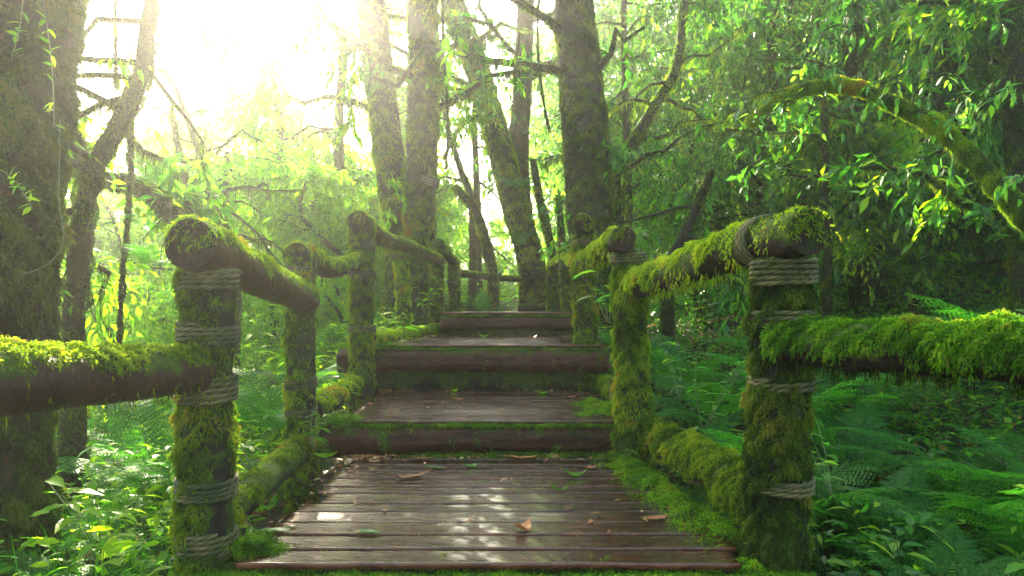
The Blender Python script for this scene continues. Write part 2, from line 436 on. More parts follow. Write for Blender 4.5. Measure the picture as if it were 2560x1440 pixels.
for (x0, x1, y, z, r, mo, sd) in [(-1.0, .82, 2.09, -.862, .085, 1.4, 1), (-1.07, .66, 3.64, -.685, .075, 1.15, 2), (-1.27, .70, 5.02, -.372, .088, .5, 3), (-.70, .74, 6.72, -.125, .068, .45, 4)]:
    o, P, rr = log_part('riser_log', [(x0, y, z), ((x0+x1)/2, y-.012, z+.006), (x1, y, z)], [r, r*.96, r], steps, M_riser, 28, 90, .012, 9, sd, M_end, .004)
    rg = np.random.default_rng(sd)
    lst = moss_mesh(P, rr, 42000 if sd < 3 else 26000, rg, top_fn(.5, -.25 if sd > 1 else .2, 1.3, 8, sd, lambda P, t, mo=mo, xa=x0, xb=x1: np.clip(mo*(.55+np.exp(-((P[:, 0]-xa)/.3)**2)*1.5+np.exp(-((P[:, 0]-xb)/.35)**2)*1.5), 0, 2)), .02, .0028)
    m = build_moss('moss', lst, M_mossg if sd < 3 else M_moss, None); child(m, o)
    # dark board added to stand for the shaded gap under the log
    zb = {1: -1.15, 2: -.80, 3: -.64, 4: -.32}[sd]
    ztop = z-r*.3
    V = np.array([(x0+.03, y+.05, zb), (x1-.03, y+.05, zb), (x1-.03, y+.05, ztop), (x0+.03, y+.05, ztop), (x0+.03, y+.08, zb), (x1-.03, y+.08, zb), (x1-.03, y+.08, ztop), (x0+.03, y+.08, ztop)])
    o = build('gap_backing', [(V, np.array([[0, 1, 2, 3], [5, 4, 7, 6], [3, 2, 6, 7], [0, 4, 5, 1], [1, 5, 6, 2], [0, 3, 7, 4]]))], M_post, None); put(o, steps)
# strip of moss below the plank edges, and moss cushions creeping over the plank ends
def cushion(pts, wd, z, n, rg, L=.02, h=.02, mat=None, name='moss_cushion'):
    P = spline(pts, 200); i = rg.integers(0, 200, n); off = rg.normal(size=(n, 2))*np.array([wd, wd*.6])
    Q = np.stack([P[i, 0]+off[:, 0], P[i, 1]+off[:, 1], np.full(n, z)], -1)
    nn = noise(Q*8, 3.3); keep = rg.random(n) < np.clip(.65+nn*1.2, 0, 1); Q = Q[keep]; nn = nn[keep]
    d = np.abs(off[keep, 0])/wd; Q[:, 2] += h*np.exp(-d*d)*(1+.6*nn)-.004
    D = np.array([0, -.15, .7])+rg.normal(size=Q.shape)*.6
    tint = np.clip(.5+.5*noise(Q*12, 8)+rg.normal(size=len(Q))*.15, 0, 1)
    V, Fc, t, m, D = strands(Q, D, L*(.5+rg.random(len(Q))), .003, rg, .4, tint)
    V2, F2, t2, _, _ = strands(m, D+rg.normal(size=D.shape)*.8, L*.5, .0026, rg, .3, tint)
    return [(V, Fc, t), (V2, F2, t2)]
rg = np.random.default_rng(31)
cush = cushion([(.70, 2.2), (.63, 2.7), (.58, 3.2), (.5, 3.5)], .05, -.752, 14000, rg, .022, .035)
cush += cushion([(-.88, 2.1), (-.78, 2.16)], .04, -.752, 4000, rg, .02, .03)
cush += cushion([(-.5, 3.5), (.0, 3.53), (.55, 3.5)], .05, -.752, 5000, rg, .016, .01)
cush += cushion([(.45, 3.75), (.56, 4.0), (.5, 4.3)], .06, -.582, 7000, rg, .02, .03)
cush += cushion([(-1.0, 3.6), (-.85, 3.66)], .06, -.6, 5000, rg, .022, .03)
cush += cushion([(-.9, 3.62), (-.3, 3.6), (.3, 3.6), (.7, 3.66)], .03, -.612, 9000, rg, .018, .012)
cush += cushion([(-1.2, 5.05), (-.9, 5.0)], .08, -.262, 4000, rg, .02, .02)
cush += cushion([(-1.1, 4.98), (-.3, 4.98), (.6, 4.98)], .02, -.285, 4500, rg, .014, .006)
cush += cushion([(-.6, 6.66), (0, 6.66), (.66, 6.66)], .02, -.055, 4500, rg, .016, .006)
cush += cushion([(-.95, 2.0), (0, 1.985), (.85, 2.0)], .03, -.79, 26000, rg, .024, .006)
o = build_moss('moss', cush, M_mossg, None); o['label'] = 'bright green moss cushions over the plank ends'; put(o, steps)

# ------------------------------------------------------------------ railings
def rope(P0, ax, r, turns, rr=.0085, parent=None, seed=0, tilt=0.0):
    ax = unit(np.array(ax, float)); a = np.array([0, -1., 0]) if abs(ax[1]) < .7 else np.array([0, 0, 1.])
    a = unit(a-ax*np.dot(a, ax)); b = np.cross(ax, a)
    n = int(turns*150); u = np.linspace(0, turns, n); th = u*2*np.pi+seed
    wob = .0022*np.sin(u*5.3+seed*7)+.0015*np.sin(u*13.1+seed*3)
    P = np.array(P0)+ax*((u*rr*1.95)+wob+tilt*np.sin(th))[:, None]+(a*np.cos(th)[:, None]+b*np.sin(th)[:, None])*(r+rr*.8)
    T = unit(np.gradient(P, axis=0)); out = unit(P-np.array(P0)-ax*((P-np.array(P0))@ax)[:, None]); o2 = np.cross(T, out)
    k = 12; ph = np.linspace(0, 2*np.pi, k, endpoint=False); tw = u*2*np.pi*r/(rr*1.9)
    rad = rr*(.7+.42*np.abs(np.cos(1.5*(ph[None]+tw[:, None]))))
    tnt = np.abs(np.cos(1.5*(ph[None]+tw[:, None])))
    V = P[:, None]+rad[..., None]*(out[:, None]*np.cos(ph)[None, :, None]+o2[:, None]*np.sin(ph)[None, :, None])
    i = np.arange(n-1)[:, None]*k; j = np.arange(k)[None]; jj = (j+1) % k
    Q = np.stack([i+j, i+jj, i+k+jj, i+k+j], -1).reshape(-1, 4)
    o = build('rope_lashing', [(V.reshape(-1, 3), [Q, np.arange(k)[None][:, ::-1], (n-1)*k+np.arange(k)[None]])], M_rope, None, True, [tnt.ravel()])
    child(o, parent); return o

def post(fence, base, top, r, ropes=(), moss=.5, side=0, seed=0, dens=26000, L=.024, mat=None, mm=None, bulge=0, rc=.8):
    base = np.array(base, float); top = np.array(top, float); d = top-base
    mid = base+d*.5+np.array([.012*math.sin(seed*3), 0, 0])
    rr = [r*1.04, r*(1+bulge), r*.98, r]
    o, P, ra = log_part('post', [base, mid, top], rr, fence, mat or M_post, 26, 34, .008, 9, seed, M_end, .003)
    rg = np.random.default_rng(int(seed*10)+5)
    L1 = np.linalg.norm(d)
    rz = []
    for (z, turns) in ropes:
        t = (z-base[2])/d[2]; c = base+d*t
        rad = float(np.interp(t, np.linspace(0, 1, len(ra)), ra))
        rope(c, d, rad+.003, turns, .0078 if r > .07 else .0065, o, seed+z*9, .003*math.sin(seed+z*17)); rz.append((z, turns))
    def fn(P, N, t):
        p = moss+.9*noise(P*np.array([7, 7, 3.2]), seed)+side*N[:, 0]*.8
        for z, tu in rz:
            inr = (P[:, 2] > z-.004) & (P[:, 2] < z+tu*.0172+.004)
            p = np.where(inr, p*rc-.12, p)
        return np.clip(p, 0, 1)
    lst = moss_mesh(P, ra+.002, dens, rg, fn, L, .0028 if r > .07 else .004, True, 1.0, .55)
    m = build_moss('moss', lst, mm or M_moss, None); child(m, o)
    return o
def rail(fence, pts, r, moss=.5, seed=0, dens=30000, L=.026, up=.6, mat=None, mm=None, name='handrail', fr=5, xf=None, grav=.9, ropes=(), freqv=7):
    o, P, ra = log_part(name, pts, r, fence, mat or M_logm, 28, 40, .008, freqv, seed, M_end)
    rg = np.random.default_rng(int(seed*10)+77)
    lst = moss_mesh(P, ra+.002, dens, rg, top_fn(up, moss, .9, fr, seed, xf), L, .0028 if np.max(r) > .055 else .0036, True, grav, .6)
    m = build_moss('moss', lst, mm or M_moss, None); child(m, o)
    T = unit(np.gradient(P, axis=0))
    for (t, turns) in ropes:
        i = int(t*(len(P)-1)); rope(P[i], T[i], ra[i]+.004, turns, .008, o, seed+t*5)
    return o, P, ra
def fringe(parent, P, ra, dens, L, seed, mat, z_only=True, a=0, b=1):
    """long threads of moss hanging from the underside of a rail"""
    rg = np.random.default_rng(seed)
    ln = np.linalg.norm(np.diff(P, axis=0), axis=1).sum(); n = int(ln*dens)
    s = a+(b-a)*rg.random(n); i = (s*(len(P)-1)).astype(int)
    keep = rg.random(n) < np.clip(.5+1.3*noise(P[i]*9, seed), 0, 1); i = i[keep]; n = len(i)
    th = rg.normal(size=n)*.9
    T, A, B = frames(P); dn = np.array([0, 0, -1.]); S = unit(np.cross(T[i], dn))
    N = dn*np.cos(th)[:, None]+S*np.sin(th)[:, None]
    Q = P[i]+N*ra[i][:, None]; L = L*.65
    D = dn+rg.normal(size=(n, 3))*.18+N*.2
    V, Fc, t, m, D = strands(Q, D, L*(.3+rg.random(n)*1.1), .003, rg, .2)
    V2, F2, t2, _, _ = strands(m, D+rg.normal(size=(n, 3))*.6, L*.35, .003, rg, .3)
    o = build_moss('moss', [(V, Fc, t), (V2, F2, t2)], mat, None); o['label'] = 'threads of moss hanging from the underside'; child(o, parent); return o

fl = empty('log_railing', 'mossy log railing lashed with rope along the open bright side of the steps', 'railing', 'mossy log railings'); fl.location = (-1, 2.1, -1.2)
fr_ = empty('log_railing', 'thickly mossed log railing in front of the ferns, its log end dark and red-brown', 'railing', 'mossy log railings'); fr_.location = (.85, 2.1, -1.2)
fc = empty('log_railing', 'thin distant railing crossing behind the top step between slender posts', 'railing', 'mossy log railings'); fc.location = (0, 9.5, -.1)
# left side
post(fl, (-.955, 2.12, -1.3), (-.925, 2.08, .13), .074, [(.055, 4), (-.10, 4), (-.275, 5), (-.575, 4), (-.735, 4)], .78, -.75, 1.1, 34000, .028, bulge=.05, rc=.75)
o, P, ra = rail(fl, [(-.914, 1.93, .186), (-.955, 2.5, .13), (-1.045, 3.48, .045)], [.072, .07, .064], -.3, 1.5, 38000, .022, 1.15, M_log, fr=5, xf=lambda P, t: 1+1.6*np.exp(-(t/.16)**2))
o, P, ra = rail(fl, [(-.93, 2.06, -.185), (-1.05, 1.4, -.15), (-1.25, .5, -.12), (-1.5, -.5, -.1)], [.062, .07, .07, .07], -.12, 2.5, 46000, .024, 1.1, M_log, mm=M_mossy, fr=4, xf=lambda P, t: 1+1.8*np.exp(-(t/.17)**2))
fringe(o, P, ra, 160, .045, 3, M_moss, a=0, b=.6)
post(fl, (-1.095, 3.55, -1.15), (-1.085, 3.5, .27), .070, [(.17, 4), (.02, 3), (-.40, 4), (-.545, 3)], .72, -.6, 2.2, 28000)
o, P, ra = rail(fl, [(-1.09, 3.44, .275), (-1.07, 3.6, .28), (-1.09, 4.1, .24), (-1.06, 4.75, .345)], [.066, .06, .052, .052], .25, 3.1, 30000, .024, .9)
post(fl, (-1.06, 4.85, -.95), (-1.055, 4.8, .62), .080, [(.42, 4), (.22, 4), (-.16, 3)], .8, -.3, 3.3, 24000)
o, P, ra = rail(fl, [(-1.055, 4.68, .605), (-1.0, 5.3, .545), (-.93, 6.0, .555), (-.79, 7.2, .535)], [.078, .06, .056, .052], -.3, 4.2, 26000, .022, 1.1, M_log)
fringe(o, P, ra, 260, .06, 5, M_moss)
post(fl, (-.965, 6.2, -.8), (-1.0, 6.15, .50), .060, [(.45, 3)], .75, .4, 4.4, 20000, mm=M_mossy)
post(fl, (-.80, 7.35, -.7), (-.80, 7.3, .72), .068, [(.5, 3), (.1, 2)], .6, -.2, 5.5, 17000)
o, P, ra = rail(fl, [(-.80, 7.28, .71), (-.77, 7.9, .665), (-.735, 8.62, .60)], [.055, .055, .055], .5, 5.2, 15000, .026, .8)
post(fl, (-.735, 8.6, -.5), (-.735, 8.6, .62), .072, [(.33, 3)], .4, .5, 6.6, 12000, .03)
rail(fl, [(-.97, 2.2, -.70), (-1.02, 2.9, -.70), (-1.08, 3.5, -.70)], [.056, .06, .06], -.1, 6.1, 32000, .022, .8, name='kerb_log', mm=M_moss)
rail(fl, [(-1.06, 3.6, -.53), (-1.06, 4.2, -.52), (-1.11, 4.95, -.51)], [.06, .062, .055], .15, 7.1, 26000, .024, .8, name='kerb_log', mm=M_mossy)
rail(fl, [(-1.03, 4.9, -.20), (-.99, 5.8, -.225), (-.93, 6.4, -.215), (-.76, 7.15, -.19)], [.055, .05, .05, .05], .5, 8.1, 22000, .026, .7, name='kerb_log', mm=M_mossy)
# right side
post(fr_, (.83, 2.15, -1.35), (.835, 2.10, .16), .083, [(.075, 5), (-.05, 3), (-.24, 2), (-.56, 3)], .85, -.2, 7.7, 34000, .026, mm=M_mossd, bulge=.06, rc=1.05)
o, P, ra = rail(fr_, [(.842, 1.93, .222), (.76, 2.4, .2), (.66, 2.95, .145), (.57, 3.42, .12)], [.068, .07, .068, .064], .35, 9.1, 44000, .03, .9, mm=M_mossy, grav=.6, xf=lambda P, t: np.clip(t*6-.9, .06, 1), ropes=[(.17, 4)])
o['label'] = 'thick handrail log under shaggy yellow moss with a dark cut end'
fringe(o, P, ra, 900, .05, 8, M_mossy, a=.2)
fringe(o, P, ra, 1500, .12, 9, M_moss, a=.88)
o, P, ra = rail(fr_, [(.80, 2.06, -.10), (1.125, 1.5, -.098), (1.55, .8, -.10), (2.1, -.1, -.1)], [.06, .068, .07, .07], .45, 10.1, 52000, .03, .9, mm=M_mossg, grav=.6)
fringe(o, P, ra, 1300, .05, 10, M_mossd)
post(fr_, (.60, 3.42, -1.15), (.57, 3.36, .29), .074, [(.235, 3)], .75, -.3, 8.8, 30000, .028, bulge=.13)
o, P, ra = rail(fr_, [(.528, 3.22, .336), (.525, 3.6, .34), (.505, 4.2, .33), (.49, 5.0, .34)], [.062, .06, .058, .055], .4, 11.1, 34000, .028, .9, mm=M_mossy, grav=.6, xf=lambda P, t: np.clip(t*12-.1, .1, 1))
fringe(o, P, ra, 700, .07, 12, M_moss, a=.2)
post(fr_, (.60, 5.15, -.95), (.52, 5.0, .56), .078, [(.47, 3)], .8, -.2, 9.9, 24000, .03, mm=M_moss)
rail(fr_, [(.505, 4.85, .61), (.62, 5.6, .60), (.84, 6.7, .55)], [.068, .06, .055], -.1, 12.1, 18000, .024, .9)
post(fr_, (.56, 6.9, -.6), (.54, 6.9, .50), .062, [(.41, 3)], .5, .4, 10.9, 16000)
post(fr_, (.46, 7.7, -.5), (.455, 7.7, .48), .055, [(.36, 3)], .35, -.6, 11.9, 14000)
rail(fr_, [(.50, 5.05, .36), (.53, 6.2, .44), (.53, 6.9, .52), (.44, 7.75, .50)], [.05, .055, .055, .05], .3, 13.1, 16000, .026, .9, mm=M_mossy)
rail(fr_, [(.86, 2.15, -.66), (.78, 2.7, -.62), (.69, 3.45, -.62)], [.085, .082, .075], .5, 14.1, 40000, .028, .8, name='kerb_log', mm=M_moss)
rail(fr_, [(.64, 3.6, -.53), (.66, 4.2, -.53), (.66, 4.95, -.52)], [.055, .06, .05], .4, 15.1, 22000, .026, .8, name='kerb_log')
# crossing railing at the back
rail(fc, [(-.69, 9.0, .485), (-.25, 9.5, .45), (.13, 10.0, .45)], [.05, .045, .04], -.3, 16.1, 9000, .03, 1.1, ropes=[(.55, 3)])
post(fc, (-.27, 9.55, -.3), (-.27, 9.55, .43), .052, [(.35, 2)], .2, -.3, 12.8, 9000)
post(fc, (.17, 10.1, -.4), (.17, 10.1, .68), .055, [(.52, 3)], .5, -.7, 13.8, 11000, .035)
rail(fc, [(.18, 10.1, .62), (.4, 10.2, .58), (.62, 10.3, .56)], [.05, .042, .04], .0, 17.1, 9000, .03, .9)
post(fc, (.42, 10.4, -.3), (.42, 10.4, .6), .05, [], .2, 0, 14.8, 8000)
post(fc, (.66, 10.4, -.3), (.66, 10.4, .6), .05, [], .2, 0, 15.8, 8000)
# steps going on behind
o, P, ra = log_part('riser_log', [(.08, 9.6, .03), (.75, 9.6, .03)], .055, steps, M_log, 20, 16, .006, 6, 8., M_end)
m = build_moss('moss', moss_mesh(P, ra, 9000, np.random.default_rng(3), top_fn(.8, -.1, .8, 5, 3), .03, .004), M_moss, None); child(m, o)
log_part('riser_log', [(.35, 10.7, .16), (1.1, 10.7, .16)], .06, steps, M_log, 20, 16, .006, 6, 9., M_end)
for k in range(6):
    vf, t = plank(.1, .95, 9.65+k*.16, 9.65+k*.16+.145, .09); o = build('plank', [vf], M_plank, None, False, [t]); put(o, steps)

# ------------------------------------------------------------------ trees
# openings cut through crowns and the added leaf roof to put sun on chosen spots
SUNV = np.array([math.sin(SUN_AZ)*math.cos(SUN_EL), math.cos(SUN_AZ)*math.cos(SUN_EL), math.sin(SUN_EL)])
GAPS = [((-1.05, 1.6, -.1), .6), ((-.95, 2.2, .2), .35), ((.7, 2.6, .2), .4), ((1.2, 1.5, 0), .35), ((1.8, 4.2, 1.2), .8), ((2.3, 4.5, 1.2), .8), ((2.7, 4.4, .85), .8), ((3.1, 4.2, .4), .8), ((-.2, 5.9, -.25), .45),
        ((-1.1, 4.2, .2), .55), ((-1, 6, .1), .6), ((2.2, 3.8, -1), .35), ((-2.5, 4.5, -1), 1.3), ((-2.2, 2.9, .5), .8), ((.55, 3.9, .2), .3), ((-.1, 4.7, -.55), .25),
        ((-3.5, 6.5, -.3), 1.5), ((-1.9, 4.2, -.5), .8), ((.6, 3.1, .15), .35), ((.83, 2.1, .2), .3), ((.52, 4.4, .35), .35), ((-1.05, 4.8, .5), .35), ((-1.05, 3.5, .2), .4)]
def open_sun(P, extra=.0):
    k = np.ones(len(P), bool)
    for c, r in GAPS:
        d = P-np.array(c); t = d@SUNV; q = np.linalg.norm(d-t[:, None]*SUNV, axis=1)
        k &= ~((q < r+extra) & (t > 2.0))
    return k
def twig_leaves(start, dirs, lens, k, Lf, Wf, rng, droop=.5, leaf_down=.5, near=False, spread=.9, tb=0.):
    n = len(start); u = (np.arange(k)+.5+rng.random((n, k))*.5)/k
    P = start[:, None]+dirs[:, None]*(lens[:, None]*u)[..., None]
    P[..., 2] -= droop*lens[:, None]*u*u
    P = P.reshape(-1, 3); D = np.repeat(dirs, k, 0)*.5+rng.normal(size=(n*k, 3))*spread*.6; D[:, 2] -= leaf_down
    U = np.array([0, 0, 1.])+rng.normal(size=(n*k, 3))*.45
    s = .6+rng.random(n*k)*.7
    V, Fc, t = leaves(P, D, U, Lf*s, Wf*s, rng, near, .22)
    if tb:
        q = 8 if near else 4
        t = np.clip(t+tb*np.repeat(noise(P*.9, 2.2), q), 0, 1)
    return V, Fc, t
def twig_strips(start, dirs, lens, droop, w=.004):
    n = len(start); u = np.array([0, .33, .66, 1.])
    P = start[:, None]+dirs[:, None]*(lens[:, None]*u)[..., None]; P[..., 2] -= droop*lens[:, None]*u*u
    S = unit(np.cross(dirs, np.array([.2, .3, 1.])))[:, None]*(w*np.array([1, .8, .6, .2]))[None, :, None]
    A = np.cross(unit(dirs), unit(S[:, 0]))[:, None]*(w*np.array([1, .8, .6, .2]))[None, :, None]
    V = np.stack([P+S, P-S*.5+A*.87, P-S*.5-A*.87], 2).reshape(-1, 3)
    b = (np.arange(n)*12)[:, None, None, None]; i = (np.arange(3)*3)[None, :, None, None]; j = np.arange(3)[None, None, :, None]; jj = (np.arange(3)+1) % 3
    Q = np.concatenate([b+i+j, b+i+jj[None, None, :, None], b+i+3+jj[None, None, :, None], b+i+3+j], -1).reshape(-1, 4)
    return V, Q
def limbs_from(path, r, n, zlo, zhi, length, rng, elev=(.0, .6), droop=.3, az=None):
    """random limbs leaving a trunk path; returns list of (P, r)"""
    out = []; m = len(path)
    for q in range(n):
        t = zlo+(zhi-zlo)*(q+rng.random())/n; i = min(int(t*(m-1)), m-2); p = path[i]
        a = rng.random()*2*np.pi if az is None else az[0]+(az[1]-az[0])*rng.random()
        e = elev[0]+(elev[1]-elev[0])*rng.random(); Ln = length*(.6+.6*rng.random())*(1-.35*max(0, t-.5))
        d = np.array([math.cos(a)*math.cos(e), math.sin(a)*math.cos(e), math.sin(e)])
        u = np.linspace(0, 1, 7)[:, None]
        P = p+d*Ln*u+np.array([0, 0, -1])*droop*Ln*u*u+np.cumsum(rng.normal(size=(7, 3))*.09*Ln, 0)*u
        r0 = min(np.atleast_1d(r)[min(i, len(np.atleast_1d(r))-1)]*.45, .05)
        out.append((P, np.linspace(r0, r0*.2, 7)))
    return out
def crown_from(limbs, per, k, Lf, Wf, rng, tl=.35, droop=.5, down=.5, near=False, tb=.5, start=.15):
    S = []; D = []
    for P, r in limbs:
        u = start+(1-start)*rng.random(per); i = np.minimum((u*6).astype(int), 5); f = (u*6-i)[:, None]
        S.append(P[i]*(1-f)+P[i+1]*f); d = unit(P[i+1]-P[i])+rng.normal(size=(per, 3))*.75; D.append(unit(d))
    S = np.concatenate(S); D = np.concatenate(D); kk = open_sun(S, .1) | (np.abs(S[:, 1].mean()) < 2); kk[:3] = True; S = S[kk]; D = D[kk]; Ln = tl*(.5+rng.random(len(S)))
    V, Fc, t = twig_leaves(S, D, Ln, k, Lf, Wf, rng, droop, down, near, .9, tb)
    V2, F2 = twig_strips(S, D, Ln, droop)
    return V, Fc, t, V2, F2
def hang_moss(limbs, rng, dens=220, L=.12):
    out = []
    for P, r in limbs:
        n = int(np.linalg.norm(P[-1]-P[0])*dens); u = rng.random(n)*5.99; i = u.astype(int); f = (u-i)[:, None]
        Q = P[i]*(1-f)+P[i+1]*f; D = np.array([0, 0, -1.])+rng.normal(size=(n, 3))*.25
        V, Fc, t, _, _ = strands(Q, D, L*(.3+rng.random(n)), .006, rng, .3); out.append((V, Fc, t))
    return out
def make_tree(name, label, cat, pts, r, limbs=0, zr=(.5, 1), length=1.2, per=20, k=8, leafL=.13, leafW=.05, elev=(.1, 1.0), droop=.3, down=.5, mat=None, lmat=None,
              moss=.4, mdens=3500, mL=.035, mmat=None, seed=1, group=None, tl=.35, az=None, side=0, sides=18, hang=0, extra=None, mr=(0, 1), near=False, rough=.03, flare=True):
    rng = np.random.default_rng(seed)
    root = empty(name, label, cat, group)
    n = 40; P = spline(pts, n); ra = np.interp(np.linspace(0, 1, n), np.linspace(0, 1, len(r)), r)
    if flare: ra = ra*(1+.5*np.exp(-(np.linspace(0, 1, n)/.07)**2))
    root.location = P[0]; off = P[0]
    tr = [tube(P-off, ra, sides, rough*ra.mean()*4, 5/max(ra.mean()*5, .4), seed)]
    lb = limbs_from(P, ra, limbs, zr[0], zr[1], length, rng, elev, droop, az) if limbs else []
    if extra:
        for (e, er) in extra: 
            Pe = spline(e, 7); lb.append((Pe, np.linspace(er[0], er[1], 7)))
    for Pl, rl in lb: tr.append(tube(Pl-off, rl, 7, 0))
    o = build('trunk', tr, mat or M_bark, root, True)
    if moss > -1:
        def fn(Q, N, t): return np.clip((moss+.8*noise(Q*3.1, seed)+side*N[:, 0])*((t > mr[0]) & (t < mr[1])), 0, 1)
        lst = moss_mesh(P, ra, mdens, rng, fn, mL, mL*.13, True, 1.0, .6, 3.0, None if seed == 60 else .03 if mdens > 10000 else None)
        for Pl, rl in lb:
            if rl[0] > .012: lst += moss_mesh(Pl, rl, mdens*1.3, rng, lambda Q, N, t: np.full(len(Q), .6), mL, mL*.13, False, 1., .7, 3.)
        if hang: lst += hang_moss(lb, rng, hang)
        m = build_moss('moss', [(a-off, b, c) for a, b, c in lst], mmat or M_mossd, root)
    if lb and per:
        V, Fc, t, V2, F2 = crown_from(lb, per, k, leafL, leafW, rng, tl, droop+.2, down, near)
        build('crown', [(V-off, Fc), (V2-off, F2)], lmat or M_leaf, root, False, [t, np.full(len(V2), .1)])
    return root
def pp(l, Y):   # polyline of photo points at one distance
    return [at(x, y, Y if not isinstance(Y, (list, tuple)) else Y[i]) for i, (x, y) in enumerate(l)]
def ground_first(pts):
    p = np.array(pts[0]); b = p.copy(); b[2] = gz(p[0], p[1])-.15
    return [b]+list(pts)

# big framing trunk, left
make_tree('forest_tree', 'massive dark mossy trunk filling the side of the picture, with a reddish bare bark patch', 'tree',
          ground_first([(-2.22, 2.95, -.9), (-2.22, 2.95, 0), (-2.17, 2.95, .8), (-2.13, 3.0, 1.6), (-2.2, 3.1, 3.2), (-2.3, 3.2, 5.5)]), [.21, .19, .2, .2, .18, .16],
          limbs=12, zr=(.72, 1), length=2.0, per=40, k=9, moss=.95, mdens=20000, mL=.05, seed=21, mat=M_barkr, sides=32, elev=(.2, .9), flare=False)
make_tree('forest_tree', 'slim mossy tree leaning out from behind the massive trunk and bending at a fork', 'tree',
          ground_first(pp([(182, 890), (190, 720), (218, 480), (245, 400), (308, 290), (348, 200), (366, 100), (388, -40), (420, -260)], 3.9)), [.06, .054, .05, .05, .045, .042, .04],
          limbs=14, zr=(.25, .98), length=1.0, per=26, k=9, leafL=.085, leafW=.034, moss=.85, mdens=18000, mL=.026, mmat=M_mossd, seed=22, az=(1.6, 4.4), elev=(-.2, .5), hang=120, lmat=M_leafb,
          extra=[(pp([(228, 470), (205, 380), (170, 300), (150, 180)], [3.9, 3.95, 4, 4.1]), (.05, .03))], mat=M_bark, rough=.05)
make_tree('fallen_tree', 'dark broken tree bowed over behind the railing log end with ferns on its back', 'tree',
          ground_first(pp([(520, 900), (480, 640), (450, 570), (400, 500), (345, 462), (270, 447), (150, 425)], [4.9, 4.7, 4.6, 4.5, 4.5, 4.4, 4.4])), [.09, .075, .06, .05, .045, .03],
          limbs=0, moss=.3, mdens=9000, mL=.05, seed=23, extra=[(pp([(455, 590), (462, 540), (458, 505)], 4.6), (.05, .045))], mat=M_bark)
# central trunks
make_tree('forest_tree', 'pale hazy trunk leaning slightly inward, leftmost of the tall pair behind the railing', 'tree',
          ground_first(pp([(1005, 720), (998, 560), (975, 400), (950, 200), (925, -40), (890, -500), (870, -900)], 9.2)), [.27, .22, .2, .19, .18, .15, .1],
          limbs=12, zr=(.52, 1), length=2.4, per=30, k=8, moss=.7, mdens=4500, mL=.06, mmat=M_moss, seed=24, elev=(.1, 1.), side=-.4, lmat=M_leafb)
make_tree('forest_tree', 'straight hazy trunk that carries the small sign board', 'tree',
          ground_first(pp([(1046, 740), (1048, 560), (1052, 400), (1060, 200), (1055, -40), (1065, -500), (1080, -900)], 8.6)), [.25, .2, .19, .185, .18, .15, .1],
          limbs=12, zr=(.52, 1), length=2.4, per=30, k=8, moss=.6, mdens=4500, mL=.06, mmat=M_moss, seed=25, elev=(.1, 1.), side=.2)
make_tree('forest_tree', 'thick trunk sweeping down diagonally from upper left, ferns along its lower side', 'tree',
          ground_first(pp([(1345, 740), (1325, 640), (1290, 520), (1245, 350), (1195, 180), (1130, 0), (1040, -250), (950, -600)], 10.5)), [.24, .2, .19, .18, .17, .15, .1],
          limbs=12, zr=(.5, 1), length=1.8, per=26, k=8, moss=.8, mdens=5000, mL=.06, mmat=M_moss, seed=26, elev=(-.2, .8), lmat=M_leafb)
make_tree('forest_tree', 'upright reddish trunk rising behind the diagonal trunk', 'tree',
          ground_first(pp([(1330, 720), (1308, 560), (1298, 400), (1306, 200), (1312, 60), (1330, -300), (1340, -700)], 11.2)), [.2, .17, .16, .15, .13, .1],
          limbs=12, zr=(.5, 1), length=1.8, per=26, k=8, moss=.15, mdens=2500, mL=.06, seed=27, mat=M_barkr)
make_tree('forest_tree', 'widest central trunk, dark and rough, standing behind the second log end', 'tree',
          ground_first(pp([(1480, 720), (1477, 560), (1466, 380), (1450, 180), (1430, -40), (1415, -500), (1400, -900)], 7.9)), [.31, .275, .26, .25, .22, .16, .1],
          limbs=14, zr=(.52, 1), length=2.4, per=30, k=8, moss=.7, mdens=7000, mL=.05, seed=28, mmat=M_mossd, side=.25, sides=28, elev=(.1, 1.))
